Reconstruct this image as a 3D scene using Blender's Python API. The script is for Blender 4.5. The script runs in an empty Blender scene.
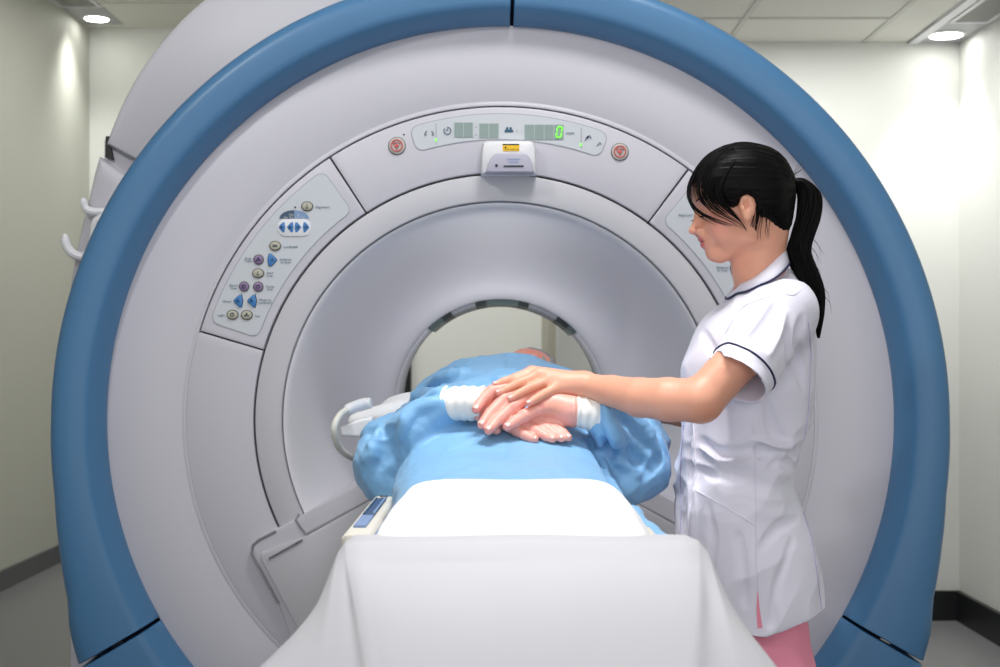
import bpy, math, random
import numpy as np
from mathutils import Vector, Matrix, noise
from mathutils.bvhtree import BVHTree
random.seed(7); np.random.seed(7)
C = bpy.context.scene.collection
F = 1335.0; HX, HY, CAMZ = 500.0, 347.0, 1.2
def V(px, py, d):            # a point of the place measured at distance d in front of the camera
    return Vector(((px-HX)*d/F, d, CAMZ-(py-HY)*d/F))
def lin(c): return tuple(((x/255)/12.92 if x/255 <= .04045 else ((x/255+.055)/1.055)**2.4) for x in c)
MATS = {}
def mat(name, rgb, rough=.5, metal=0, bump=0, bscale=200, coat=0, emit=None, estr=0, spec=.5, vary=0, vscale=3, sheen=0, sss=0, trans=0, vcol=False, bump2=0, b2scale=20):
    m = bpy.data.materials.new(name); m.use_nodes = True; nt = m.node_tree; b = nt.nodes['Principled BSDF']
    col = (*lin(rgb), 1)
    b.inputs['Base Color'].default_value = col
    b.inputs['Roughness'].default_value = rough; b.inputs['Metallic'].default_value = metal
    b.inputs['Coat Weight'].default_value = coat; b.inputs['Specular IOR Level'].default_value = spec
    b.inputs['Sheen Weight'].default_value = sheen
    if trans: b.inputs['Transmission Weight'].default_value = trans
    if sss:
        b.inputs['Subsurface Weight'].default_value = sss; b.inputs['Subsurface Radius'].default_value = (.012, .004, .002); b.inputs['Subsurface Scale'].default_value = 1.0
    if emit: b.inputs['Emission Color'].default_value = (*lin(emit), 1); b.inputs['Emission Strength'].default_value = estr
    tc = nt.nodes.new('ShaderNodeTexCoord')
    if vcol:
        a = nt.nodes.new('ShaderNodeAttribute'); a.attribute_name = 'tint'
        nt.links.new(a.outputs['Color'], b.inputs['Base Color'])
    if vary:
        n = nt.nodes.new('ShaderNodeTexNoise'); n.inputs['Scale'].default_value = vscale; n.inputs['Detail'].default_value = 5
        mx = nt.nodes.new('ShaderNodeMix'); mx.data_type = 'RGBA'; mx.blend_type = 'MULTIPLY'
        r = nt.nodes.new('ShaderNodeMapRange'); r.inputs[3].default_value = 1-vary; r.inputs[4].default_value = 1+vary
        nt.links.new(tc.outputs['Object'], n.inputs['Vector']); nt.links.new(n.outputs['Fac'], r.inputs[0])
        mx.inputs[0].default_value = 1
        if vcol: nt.links.new(a.outputs['Color'], mx.inputs[6])
        else: mx.inputs[6].default_value = col
        nt.links.new(r.outputs[0], mx.inputs[7]); nt.links.new(mx.outputs[2], b.inputs['Base Color'])
    last = None
    for s, st, dist in ((bscale, bump, .001), (b2scale, bump2, .004)):
        if st:
            n = nt.nodes.new('ShaderNodeTexNoise'); n.inputs['Scale'].default_value = s; n.inputs['Detail'].default_value = 3
            bp = nt.nodes.new('ShaderNodeBump'); bp.inputs['Strength'].default_value = st; bp.inputs['Distance'].default_value = dist
            nt.links.new(tc.outputs['Object'], n.inputs['Vector']); nt.links.new(n.outputs['Fac'], bp.inputs['Height'])
            if last: nt.links.new(last.outputs[0], bp.inputs['Normal'])
            nt.links.new(bp.outputs[0], b.inputs['Normal']); last = bp
    MATS[name] = m; return m
class MB:
    def __init__(s): s.v = []; s.f = []; s.m = []; s.mats = []
    def mi(s, k):
        if k not in s.mats: s.mats.append(k)
        return s.mats.index(k)
    def add(s, vs, fs, k):
        o = len(s.v); s.v += [tuple(p) for p in vs]; i = s.mi(k)
        for f in fs: s.f.append([o+a for a in f]); s.m.append(i)
        return s
    def box(s, lo, hi, k):
        x0,y0,z0 = lo; x1,y1,z1 = hi
        return s.add([(x0,y0,z0),(x1,y0,z0),(x1,y1,z0),(x0,y1,z0),(x0,y0,z1),(x1,y0,z1),(x1,y1,z1),(x0,y1,z1)],
                     [(0,3,2,1),(4,5,6,7),(0,1,5,4),(1,2,6,5),(2,3,7,6),(3,0,4,7)], k)
    def prism(s, pts, d0, d1, k, inset=0):   # outline in x,z extruded from depth d0 (front) to d1; inset bevels the front rim
        n = len(pts); P = [Vector(p) for p in pts]
        A = sum(P[i].x*P[(i+1)%n].y-P[(i+1)%n].x*P[i].y for i in range(n))
        if A < 0: P.reverse()
        rings = []
        if inset:
            def off(q):
                out = []
                for i in range(n):
                    a, b, c = P[i-1], P[i], P[(i+1)%n]
                    e1 = (b-a).normalized(); e2 = (c-b).normalized()
                    n1 = Vector((-e1.y, e1.x)); n2 = Vector((-e2.y, e2.x)); nn = n1+n2
                    nn = nn.normalized() if nn.length > 1e-6 else n1
                    out.append(b+nn*q/max(.5, nn.dot(n1)))
                return out
            rings = [(off(inset), d0), (off(inset*.3), d0+inset*.3), (P, d0+inset), (P, d1)]
        else: rings = [(P, d0), (P, d1)]
        vs = [(p.x, d, p.y) for R, d in rings for p in R]; fs = [tuple(range(n))]
        for r in range(len(rings)-1):
            for i in range(n): j = (i+1)%n; fs.append((r*n+j, r*n+i, (r+1)*n+i, (r+1)*n+j))
        fs.append(tuple(reversed([(len(rings)-1)*n+i for i in range(n)])))
        return s.add(vs, fs, k)
    def tube(s, pts, rad, k, seg=10, flat=1.0, caps=True):
        pts = [Vector(p) for p in pts]; n = len(pts)
        if not hasattr(rad, '__len__'): rad = [rad]*n
        up = None; vs = []; fs = []
        for i, p in enumerate(pts):
            t = (pts[min(i+1, n-1)]-pts[max(i-1, 0)]).normalized()
            if up is None: up = Vector((0,0,1)) if abs(t.z) < .9 else Vector((1,0,0))
            a = t.cross(up)
            if a.length < 1e-6: a = t.cross(Vector((0,1,0)))
            a.normalize(); b = a.cross(t).normalized(); up = b
            for j in range(seg):
                q = 2*math.pi*j/seg; vs.append(p+(a*math.cos(q)+b*math.sin(q)*flat)*rad[i])
        for i in range(n-1):
            for j in range(seg): k2 = (j+1)%seg; fs.append((i*seg+j, i*seg+k2, (i+1)*seg+k2, (i+1)*seg+j))
        if caps: fs += [tuple(reversed(range(seg))), tuple((n-1)*seg+j for j in range(seg))]
        return s.add(vs, fs, k)
    def polar(s, prof, angs, k, c=(0,0), warp=None, close=False, adep=None):   # prof (r, depth), revolved about the scanner axis
        vs = []; n = len(prof)
        for ia, a in enumerate(angs):
            e = adep[ia] if adep else 0
            for r, d in prof:
                if warp: r = warp(r, a)
                vs.append((c[0]+r*math.cos(a), d+e, c[1]+r*math.sin(a)))
        fs = []; m = len(angs)
        for i in range(m if close else m-1):
            for j in range(n-1): i2 = (i+1)%m; fs.append((i*n+j, i2*n+j, i2*n+j+1, i*n+j+1))
        return s.add(vs, fs, k)
    def text(s, txt, loc, size, k, depth=.0006, align='CENTER', shear=0):    # upright lettering facing -y
        cu = bpy.data.curves.new('t', 'FONT'); cu.body = txt; cu.size = size; cu.align_x = align; cu.align_y = 'CENTER'; cu.extrude = 0; cu.resolution_u = 2; cu.shear = shear; cu.space_line = .8
        o = bpy.data.objects.new('t', cu); me = o.to_mesh()
        vs = [(loc[0]+v.co.x, loc[1]-depth, loc[2]+v.co.y) for v in me.vertices]
        fs = [tuple(p.vertices) for p in me.polygons]
        s.add(vs, fs, k); o.to_mesh_clear(); bpy.data.objects.remove(o); bpy.data.curves.remove(cu)
        return s
    def disc(s, c, r, k, d=.002, seg=28, rx=None, bev=.3):    # a low round button facing -y
        rx = rx or r; vs = []; fs = []
        for rr, yy in ((1, 0), (1, -d*(1-bev)), (1-bev*.4, -d), ):
            for j in range(seg):
                a = 2*math.pi*j/seg; vs.append((c[0]+rx*rr*math.cos(a), c[1]+yy, c[2]+r*rr*math.sin(a)))
        for i in range(2):
            for j in range(seg): k2 = (j+1)%seg; fs.append((i*seg+j, i*seg+k2, (i+1)*seg+k2, (i+1)*seg+j))
        fs.append(tuple(2*seg+j for j in range(seg)))
        return s.add(vs, fs, k)
    def build(s, name, parent=None, smooth=True, sharp=35, loc=None):
        me = bpy.data.meshes.new(name); me.from_pydata(s.v, [], s.f)
        for k in s.mats: me.materials.append(MATS[k])
        me.polygons.foreach_set('material_index', s.m)
        if smooth:
            me.polygons.foreach_set('use_smooth', [True]*len(s.f))
            me.set_sharp_from_angle(angle=math.radians(sharp))
        me.update(); o = bpy.data.objects.new(name, me); C.objects.link(o)
        if parent: attach(o, parent)
        return o
def attach(o, p):
    o.parent = p
    w = Matrix.Identity(4); q = p; chain = []
    while q: chain.append(q); q = q.parent
    for q in reversed(chain): w = w @ q.matrix_parent_inverse @ Matrix.LocRotScale(q.location, q.rotation_euler, q.scale)
    o.matrix_parent_inverse = w.inverted()
def recalc(o):
    import bmesh
    b = bmesh.new(); b.from_mesh(o.data); bmesh.ops.recalc_face_normals(b, faces=b.faces); b.to_mesh(o.data); b.free(); return o
def thing(name, label, cat, loc=(0,0,0), group=None):
    o = bpy.data.objects.new(name, None); o.empty_display_size = .1; C.objects.link(o); o.location = loc
    return tag(o, label, cat, group)
def tag(o, label, cat, group=None, kind=None):
    o['label'] = label; o['category'] = cat
    if group: o['group'] = group
    if kind: o['kind'] = kind
    return o
def struct(o, label=None):
    o['kind'] = 'structure'
    if label: o['label'] = label
    return o
def catmull(pts, n):
    P = [Vector(p) if not isinstance(p, Vector) else p for p in pts]; P = [P[0]*2-P[1]]+P+[P[-1]*2-P[-2]]; out = []
    segs = len(P)-3
    for i in range(n):
        t = i/(n-1)*segs; k = min(int(t), segs-1); t -= k; a, b, c, d = P[k:k+4]
        out.append(.5*((2*b)+(c-a)*t+(2*a-5*b+4*c-d)*t*t+(3*b-a-3*c+d)*t**3))
    return out
R_ = math.radians

# ---------------------------------------------------------------- materials
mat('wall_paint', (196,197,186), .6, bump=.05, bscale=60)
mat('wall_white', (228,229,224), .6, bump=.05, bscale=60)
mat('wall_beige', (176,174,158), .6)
mat('ceiling_tile', (222,221,214), .8, bump=.3, bscale=150)
mat('ceiling_bar', (206,205,198), .6)
mat('vinyl_floor', (128,128,130), .33, vary=.06, vscale=14, bump=.04, bscale=300)
mat('skirting_grey', (96,98,100), .5)
mat('skirting_black', (26,27,30), .4)
mat('shell', (196,194,203), .38, bump=.05, bscale=900)
mat('shell_inner', (194,193,199), .42)
mat('bore_liner', (226,225,230), .42)
mat('shell_rear', (190,188,196), .4)
mat('gap', (80,80,85), .7)
mat('gap_light', (142,143,148), .6)
mat('trim_blue', (72,119,160), .36, bump=.06, bscale=1200)
mat('gap_navy', (14,30,52), .6)
mat('label_film', (196,200,206), .4)
mat('film_line', (158,162,170), .5)
mat('lcd', (136,153,150), .3)
mat('lcd_line', (176,186,186), .4)
mat('ink', (40,84,110), .5)
mat('ink_dark', (22,42,54), .5)
mat('black', (14,14,16), .45)
mat('button_cream', (176,174,158), .4)
mat('button_rim', (92,88,78), .5)
mat('button_blue', (62,122,184), .35)
mat('button_violet', (134,112,152), .35)
mat('lcd_green', (120,255,30), .4, emit=(110,255,20), estr=1.4)
mat('stop_red', (214,84,84), .4)
mat('stop_grey', (178,174,170), .4)
mat('navy_scale', (58,80,104), .4)
mat('light_scale', (120,148,184), .4)
mat('white_plastic', (222,222,226), .4)
mat('hood', (176,174,190), .4)
mat('warn_yellow', (238,190,20), .45)
mat('throat_dark', (16,30,32), .4)
mat('throat_teal', (78,94,94), .35)
mat('throat_pad', (140,142,150), .4)
mat('table_white', (214,213,210), .4)
mat('table_cream', (206,202,192), .45)
mat('strap_navy', (58,76,110), .5)
mat('pad_blue', (120,142,180), .5)
mat('metal', (168,168,172), .28, metal=1)
mat('lamp_glow', (255,255,255), .5, emit=(255,255,250), estr=14)
mat('plate_grey', (168,169,172), .5)
mat('grille', (112,112,114), .6)
mat('hose', (214,213,205), .4)
mat('linen', (236,236,238), .8, bump=.12, bscale=500, sheen=.2)
mat('blanket_lit', (238,238,242), .7, bump=.08, bscale=500, sheen=.2)  # whitened: the glow of the top light is put into this colour
mat('sheet', (192,191,197), .62, bump=.05, bscale=700, sheen=.15)  # greyer than the blanket, weaker light on the drape put into its colour
mat('gown_blue', (122,174,217), .5, bump=.2, bscale=500, sheen=.15, bump2=.75, b2scale=16, vary=.04, vscale=30)
mat('uniform', (230,228,242), .55, bump=.1, bscale=900, sheen=.15)
mat('piping_navy', (18,26,72), .6)
mat('seam_lilac', (196,188,222), .6)
mat('trouser_pink', (240,146,170), .6, bump=.1, bscale=700)
mat('skin', (225,170,150), .45, sss=.08, vcol=True, vary=.04, vscale=60, bump=.1, bscale=900)
mat('hair_black', (9,7,8), .45, spec=.10)
mat('hair_grey', (150,148,150), .5)
mat('bandage', (236,234,230), .85, bump=.3, bscale=900)
mat('shoe', (236,236,236), .5)
mat('nail', (240,188,178), .25, coat=.3)
# ---------------------------------------------------------------- the room
ZL, ZR, YB, YR, XL, XR = 3.11, 2.54, 8.0, 5.87, -2.46, 2.02
def slab(name, lo, hi, k, label=None): return struct(MB().box(lo, hi, k).build(name, smooth=False), label)
slab('floor', (-2.6,-1.5,-.1), (2.2,8.1,0), 'vinyl_floor')
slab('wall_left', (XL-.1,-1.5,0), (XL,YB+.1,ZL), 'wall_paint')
slab('wall_back', (XL,YB,0), (.25,YB+.1,ZL), 'wall_white')
w = MB(); w.box((.25,YR,0), (XR+.1,YR+.1,ZR), 'wall_white'); w.box((.25,YR,ZR), (XR+.1,YR+.1,ZL+.02), 'wall_white'); w.box((.25,YR+.1,0), (.35,YB+.1,ZL), 'wall_beige')
struct(w.build('wall_back_right', smooth=False))
slab('wall_right', (XR,-1.5,0), (XR+.1,YR,ZL), 'wall_white')
c = MB(); c.box((XL,3.9,ZL), (.25,YB,ZL+.08), 'ceiling_tile'); c.box((XL,-1.5,ZL), (XR,3.9,ZL+.08), 'ceiling_tile')
for y in (4.4,5.0,5.6,6.2,6.8,7.4): c.box((XL,y-.012,ZL-.004), (.25,y+.012,ZL), 'ceiling_bar')
struct(c.build('ceiling', smooth=False))
c = MB(); c.box((.25,3.9,ZR), (XR,YR,ZR+.06), 'ceiling_tile'); c.box((.25,3.85,ZR), (XR,3.9,ZL), 'wall_white'); c.box((.19,3.85,ZR),(.25,YR,ZL),'wall_white')
for x in (.4, 1.0, 1.6): c.box((x-.012,3.9,ZR-.004), (x+.012,YR,ZR), 'ceiling_bar')
for y in (4.24, 4.84, 5.44): c.box((.25,y-.012,ZR-.005), (1.6,y+.012,ZR), 'ceiling_bar')
c.box((1.79,3.9,ZR-.012), (1.83,YR,ZR), 'white_plastic')
struct(c.build('ceiling_bulkhead', smooth=False))
slab('baseboard_left', (XL,-1.5,0), (XL+.015,YB,.10), 'skirting_grey')
slab('baseboard_back', (XL,YB-.015,0), (.25,YB,.10), 'skirting_grey')
slab('baseboard_back_right', (.25,YR-.02,0), (XR,YR,.13), 'skirting_black')
slab('baseboard_right', (XR-.02,-1.5,0), (XR,YR,.13), 'skirting_black')
# dark door edge seen through the bore
w = MB(); w.box((-.62,7.95,0), (-.53,8.0,2.1), 'skirting_black'); w.box((-1.5,7.95,0), (-1.42,8.0,2.1), 'skirting_black'); w.box((-1.5,7.95,2.1), (-.53,8.0,2.18), 'skirting_black')
w.box((-1.42,7.97,0), (-.62,8.0,2.1), 'wall_beige'); struct(w.build('door_1', smooth=False))

def downlight(x, y, z, label):
    t = thing('ceiling_downlight', label, 'ceiling light', (x,y,z), 'round recessed downlights')
    MB().box((x-.115,y-.22,z-.004), (x+.11,y+.165,z-.0005), 'plate_grey').build('mounting_plate', t, smooth=False)
    for r0, r1, zz, k, nm in ((.0,.068,z-.010,'lamp_glow','lamp_lens'), (.068,.082,z-.013,'white_plastic','trim_rim')):
        m = MB(); n = 32
        if r0 == 0: vs = [(x+r1*math.cos(2*math.pi*i/n), y+r1*math.sin(2*math.pi*i/n), zz) for i in range(n)]; m.add(vs, [tuple(reversed(range(n)))], k)
        else:
            vs = []
            for r, q in ((r0,z-.002),(r0,zz),(r1,zz+.004),(r1,z-.001)):
                vs += [(x+r*math.cos(2*math.pi*i/n), y+r*math.sin(2*math.pi*i/n), q) for i in range(n)]
            m.add(vs, [(a*n+i, a*n+(i+1)%n, (a+1)*n+(i+1)%n, (a+1)*n+i) for a in range(3) for i in range(n)], k)
        m.build(nm, t)
downlight(-2.335, 7.73, ZL, 'round glowing ceiling downlight in the corner above the left wall, beside a grey grille')
downlight(1.905, 5.70, ZR, 'round glowing ceiling downlight above the right wall corner, beside a dark grille')
def grille(x0, x1, y0, y1, z, label):
    t = thing('ceiling_vent_grille', label, 'ceiling vent', ((x0+x1)/2,(y0+y1)/2,z), 'grey ceiling grilles')
    MB().box((x0,y0,z-.006), (x1,y1,z-.001), 'grille').build('perforated_panel', t, smooth=False)
    m = MB(); e = .02
    for a in (((x0-e,y0-e,z-.012),(x1+e,y0,z)), ((x0-e,y1,z-.012),(x1+e,y1+e,z)), ((x0-e,y0,z-.012),(x0,y1,z)), ((x1,y0,z-.012),(x1+e,y1,z))): m.box(*a, 'white_plastic')
    m.build('vent_border', t, smooth=False)
    m = MB()
    y = y0+.02
    while y < y1-.01: m.box((x0,y,z-.009), (x1,y+.008,z-.006), 'ceiling_bar'); y += .03
    m.build('louvre_bars', t, smooth=False)
grille(-2.44, -2.25, 6.2, 7.45, ZL, 'grey perforated ceiling grille above the left wall, in front of a downlight')
grille(1.86, 1.99, 4.3, 5.46, ZR, 'dark grey perforated ceiling grille above the right wall, in front of a downlight')
# ---------------------------------------------------------------- the scanner
CX, CZ, DF = .001, 1.036, 3.0
S = 1/445.0
def G(px, py, d=DF): return ((px-HX)*S, d, CAMZ-(py-HY)*S)
mri = thing('mri_scanner', 'large white ring-shaped scanner with thick blue rim around a round tunnel', 'medical scanner', (CX,3.5,0))
def A(a0, a1, n): return [R_(a0+(a1-a0)*i/(n-1)) for i in range(n)]
def outer(phi_deg):
    t = [(-90,1),(0,1),(9.5,1.006),(15.7,1.022),(22.4,1.044),(26,1.07),(29.7,1.087),(30,1.088)]
    if phi_deg <= 30:
        for (a,b),(c,d) in zip(t, t[1:]):
            if phi_deg <= c: return 1.021*(b+(d-b)*(phi_deg-a)/(c-a))
    p = R_(phi_deg); return min(1.111*math.cos(R_(30))/max(math.cos(p),.01)*.99+.01, 1.03/math.sin(p))
def ring_warp(r, a):
    d = math.degrees(a) % 360
    phi = -min(abs(d-90), 180) if False else None
    s = math.sin(a); phi = math.degrees(math.asin(max(-1,min(1,-s))))
    R = outer(phi)-.02
    return r if r <= .915 else .915+(r-.915)*(R-.915)/(1.021-.915)
ring_prof = [(.884,3.05),(.884,2.995),(.886,2.984),(.893,2.968),(.906,2.944),(.910,2.938),(.916,2.9335),(.925,2.931),(.95,2.927),(.975,2.925),(.993,2.928),(1.004,2.936),(1.012,2.951),(1.018,2.98),(1.021,3.03),(1.021,3.07),(1.018,3.12),(1.0,3.13)]
def ring_piece(a0, a1, n):
    m = MB(); e = .12
    aa = [a0, a0, a0+e]+[a0+e+(a1-a0-2*e)*i/n for i in range(1,n)]+[a1-e, a1, a1]; ad = [.1,.006,0]+[0]*(n-1)+[0,.006,.1]
    m.polar(ring_prof, [R_(x) for x in aa], 'trim_blue', (CX,CZ), ring_warp, adep=ad)
    return recalc(m.build('blue_rim_section', mri, sharp=50))
for a in ((88.6,210.0,110),(-29.6,88.15,110),(210.5,262,50),(278,330,50),(262.4,277.6,16)): ring_piece(*a)
MB().polar([(.89,3.06),(.985,3.0),(1.0,3.06)], A(0,360,121), 'gap_navy', (CX,CZ)).build('rim_core', mri)
# dark carcass behind the panels
MB().polar([(.488,3.05),(.89,3.05)], A(0,360,121), 'gap', (CX,CZ)).build('front_carcass', mri)
def sector(r0, r1, a0, a1, d, k, bev=.0035, T=.03, n=60, extra=()):
    m = MB(); b = bev
    rs = [(r0,T),(r0,b),(r0+b*.3,b*.3),(r0+b,0)]+[(r, q) for r, q in extra]+[(r1-b,0),(r1-b*.3,b*.3),(r1,b),(r1,T)]
    rm = (r0+r1)/2; e = math.degrees(b/rm)
    if a1-a0 >= 359.9: m.polar([(r,d+q) for r,q in rs], A(0,360,181)[:-1], k, (CX,CZ), close=True); return m
    aa = [a0,a0,a0+e*.3,a0+e]+[a0+e+(a1-a0-2*e)*i/n for i in range(1,n)]+[a1-e,a1-e*.3,a1,a1]
    ad = [T,b,b*.3,0]+[0]*(n-1)+[0,b*.3,b,T]
    vs = []; N = len(rs)
    for a, ea in zip(aa, ad):
        for r, er in rs: vs.append((CX+r*math.cos(R_(a)), d+max(ea,er), CZ+r*math.sin(R_(a))))
    fs = [(i*N+j, (i+1)*N+j, (i+1)*N+j+1, i*N+j+1) for i in range(len(aa)-1) for j in range(N-1)]
    return m.add(vs, fs, k)
groove = [(.7125,0),(.714,.0035),(.718,.0035),(.7195,0)]
B0, B1, B2, B3 = .5560, .7032, .492, .5512
recalc(sector(.7065, .8865, 0, 360, 3.0, 'shell', bev=.0015, extra=((.7125,0),(.7145,.0013),(.7175,.0013),(.7195,0))).build('outer_face_panel', mri))
recalc(sector(B0, .7063, 163.75, 376.25, 3.0, 'shell', bev=.0013, n=140).build('lower_face_panel', mri))
disp = recalc(sector(B0, B1, 53.3, 122.85, 2.999, 'shell').build('display_panel', mri))
left = recalc(sector(B0, B1, 123.15, 163.45, 2.999, 'shell').build('control_panel', mri))
right = recalc(sector(B0, B1, 16.55, 53.0, 2.999, 'shell').build('control_panel', mri))
recalc(sector(B2, B3, 0, 360, 2.998, 'shell_inner', bev=.004).build('bore_lip', mri))
# the bore
prof = [(.4900,3.06),(.4900,3.008),(.488,3.006),(.484,3.008),(.477,3.022),(.468,3.05),(.455,3.12),(.44,3.20),(.42,3.30),(.40,3.39),(.37,3.49),(.34,3.58),(.318,3.66),(.304,3.73),(.3,3.78),(.3,3.9)]
recalc(MB().polar(prof, A(0,360,145)[:-1], 'bore_liner', (CX,CZ), close=True).build('bore_flare', mri, sharp=60))
recalc(MB().polar([(.3,3.9),(.3,4.17),(.315,4.3),(.35,4.45),(.42,4.6),(.55,4.68)], A(0,360,145)[:-1], 'shell_inner', (CX,CZ), close=True).build('bore_rear_tube', mri, sharp=60))
m = MB().polar([(.2992,3.79),(.293,3.80),(.291,3.83),(.291,3.93),(.2992,3.94)], A(180+12,-12,90), 'white_plastic', (CX,CZ)); recalc(m.build('bore_light_ring', mri))
for a0, a1, k in ((124,133,'throat_teal'),(118,124,'throat_dark'),(104,118,'throat_pad'),(98,104,'throat_dark'),(80,98,'throat_teal'),(74,80,'throat_dark'),(57,74,'throat_pad'),(49,57,'throat_dark'),(44,49,'throat_teal')):
    recalc(MB().polar([(.2992,3.785),(.285 if 'pad' not in k else .288,3.787),(.284,4.0),(.2992,4.0)], A(a0,a1,10), k, (CX,CZ)).build('bore_sensor_strip', mri))
# rear enclosure
D2 = 3.16; k2 = D2/F
def Q(px, py): return ((px-HX)*k2, CAMZ-(py-HY)*k2)
pts = [Q(107,145)]+[Q(390+295*math.cos(R_(a)), 230-295*math.sin(R_(a))) for a in range(160,34,-2)]+[(CX+.80*math.cos(R_(a)), CZ+.80*math.sin(R_(a))) for a in range(50,134,6)]+[Q(150,168)]
MB().prism(pts, D2-.02, 4.6, 'shell_rear', inset=.018).build('rear_cover', mri, sharp=30)
pts = [Q(99,156),Q(93,178),Q(87,204),Q(81,228),Q(76,251),Q(71.5,275),Q(68,300),Q(66,330),Q(66,420),Q(68,560),Q(72,845),Q(150,845)]+[(CX+.80*math.cos(R_(a)), CZ+.80*math.sin(R_(a))) for a in range(215,146,-6)]+[Q(141,183)]
MB().prism(pts, D2-.01, 4.5, 'shell_rear', inset=.018).build('rear_side_cover', mri, sharp=30)
pts = [Q(240,560),Q(760,560),Q(860,300),Q(900,500),Q(900,845),Q(240,845)]
MB().prism([Q(103,138),Q(130,145),Q(175,190),Q(165,215),Q(103,160)], D2+.012, 4.4, 'shell_rear').build('rear_gap_cover', mri)
MB().prism([Q(105.5,136),Q(109,136),Q(110.5,148),Q(113,160),Q(105,157)], D2+.002, 4.3, 'black').build('rear_gap', mri)
MB().polar([(.56,4.69),(.86,4.69),(.95,4.55),(.95,3.2)], A(0,360,90)[:-1], 'shell_rear', (CX,CZ), close=True).build('magnet_body', mri)
m = MB(); hk = D2-.03
def HP(px, py, q=0): p = V(px, py, hk+q); return p
m.tube(catmull([HP(110,212), HP(98,212), HP(90,211), HP(85,207), HP(83,198)], 14), [.010]*9+[.009]*4+[.005], 'white_plastic')
m.tube(catmull([HP(112,216), HP(98,222), HP(95,238), HP(91,250), HP(82,257), HP(71,252), HP(66,243), HP(65,234)], 22), [.014]*8+[.011]*12+[.008,.005], 'white_plastic')
m.tube(catmull([HP(100,262), HP(90,258), HP(84,262)], 8), .011, 'white_plastic')
m.build('coil_hook', mri)
# cradle that docks the table
def mir(L): return [(x,y) for x,y in L]+[(1001-x,y) for x,y in reversed(L)]
L = [(252,552),(253,543),(259,537),(276,528.5),(299,517),(307,512),(372,477),(410,470)]
out = [(p[0],p[2]) for p in (G(x,y) for x,y in mir([(330,760),(300,660),(279,602)]+L))]
m = MB(); m.prism(out, 2.985, 3.35, 'shell', inset=.006); dock = m.build('docking_cover', mri, sharp=30)
out = [(p[0],p[2]) for p in (G(x,y) for x,y in mir([(345,760),(318,660),(287,604),(262,556),(263,551),(309,534),(372,499),(410,485)]))]
MB().prism(out, 2.972, 3.0, 'shell_inner', inset=.006).build('docking_fascia', dock, sharp=30)
for s in (1,-1):
    m = MB()
    def g(x,y,d): p = G(x if s > 0 else 1001-x, y, d); return p
    m.tube([g(271,556,2.97), g(304,537.5,2.97)], .0035, 'gap_light', flat=.5); m.tube([g(308,533,2.984), g(372,499,2.984)],   .004, 'gap_light')
    m.tube([g(299,514,2.996), g(297,519,2.985), g(302,527,2.984), g(307,533,2.984)], .0028, 'gap_light')
    m.tube([g(279.5,602,2.984), g(253,553,2.984), g(254,544,2.984), g(260,538.5,2.984), g(277,530,2.984)], .003, 'gap_light')
    m.build('cover_seam', dock)

# control panels
def film(parent, r0, r1, a0, a1):
    def outl(r0, r1, a0, a1, c=.020):
        o = []; rm = .63; ca = math.degrees(c/rm)
        for rc, ac, q in ((r1-c,a1-ca,0),(r0+c,a1-ca,90),(r0+c,a0+ca,180),(r1-c,a0+ca,270)):
            for t in range(7):
                b = R_(q+15*t); o.append((rc+c*math.cos(b), ac+ca*math.sin(b)))
        full = []
        for u, v in zip(o, o[1:]+o[:1]):
            n_ = max(1, int(abs(v[1]-u[1])/1.5)); full += [(u[0]+(v[0]-u[0])*t/n_, u[1]+(v[1]-u[1])*t/n_) for t in range(n_)]
        return [(CX+r*math.cos(R_(a)), CZ+r*math.sin(R_(a))) for r, a in full]
    MB().prism(outl(r0,r1,a0,a1), 2.9978, 3.0, 'film_line').build('panel_outline', parent)
    MB().prism(outl(r0+.0018,r1-.0018,a0+.16,a1-.16,.0185), 2.9972, 3.0, 'label_film').build('label_film', parent)
film(left, .574, .689, 125.3, 161.4); film(right, .574, .689, 18.6, 50.9); film(disp, .629, .689, 69.2, 107.4)
FD = 2.9965
def round_btn(p, px, py, k, rx=6.2, ry=5, icon=0):
    x, y, z = G(px, py, FD); m = MB(); m.disc((x,y,z), ry*S, 'button_rim', .0025, rx=rx*S); m.disc((x,y-.002,z), (ry-1)*S, k, .0022, rx=(rx-1)*S)
    q = y-.0046
    if icon == 0: m.tube([(x,q,z+.005),(x,q,z-.001)], .0007, 'ink_dark', 6); m.tube([(x,q,z-.001),(x+.003,q,z-.004),(x,q,z-.007),(x-.003,q,z-.004),(x,q,z-.001)], .0006, 'ink_dark', 6)
    elif icon == 1: m.box((x-.005,q,z+.0005),(x+.005,q+.001,z+.0025),'ink_dark'); m.box((x-.006,q,z-.0025),(x+.006,q+.001,z-.0008),'ink_dark')
    elif icon == 2: m.tube([(x+.0042*math.cos(a),q,z+.0042*math.sin(a)) for a in A(0,360,13)], .0008, 'ink_dark', 6); m.tube([(x,q,z+.003),(x,q,z-.002)], .0007, 'ink_dark', 6)
    else:
        for a in (90,210,330): m.tube([(x,q,z),(x+.0055*math.cos(R_(a)),q,z+.0045*math.sin(R_(a)))], [.0007,.0022], 'ink_dark', 6)
    m.build('control_button', p)
def tri_btn(p, px, py, dirn, w=6, h=12.5):
    x, y, z = G(px, py, FD); w *= S; h *= S
    base = [(-w*.55,-h*.5),(-w*.75,0),(-w*.55,h*.5),(-w*.15,h*.46),(w*.5,h*.12),(w*.62,0),(w*.5,-h*.12),(-w*.15,-h*.46)]
    m = MB(); m.prism([(x+dirn*a*1.12, z+b*1.08) for a,b in base], y-.0012, y+.001, 'ink_dark', inset=.0006); m.prism([(x+dirn*a, z+b) for a,b in base], y-.0035, y, 'button_blue', inset=.0014)
    for a in (90,210,330): m.tube([(x,y-.0038,z),(x+.004*math.cos(R_(a)),y-.0038,z+.0035*math.sin(R_(a)))], [.0006,.0016], 'ink_dark', 6)
    m.build('arrow_button', p)
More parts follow.
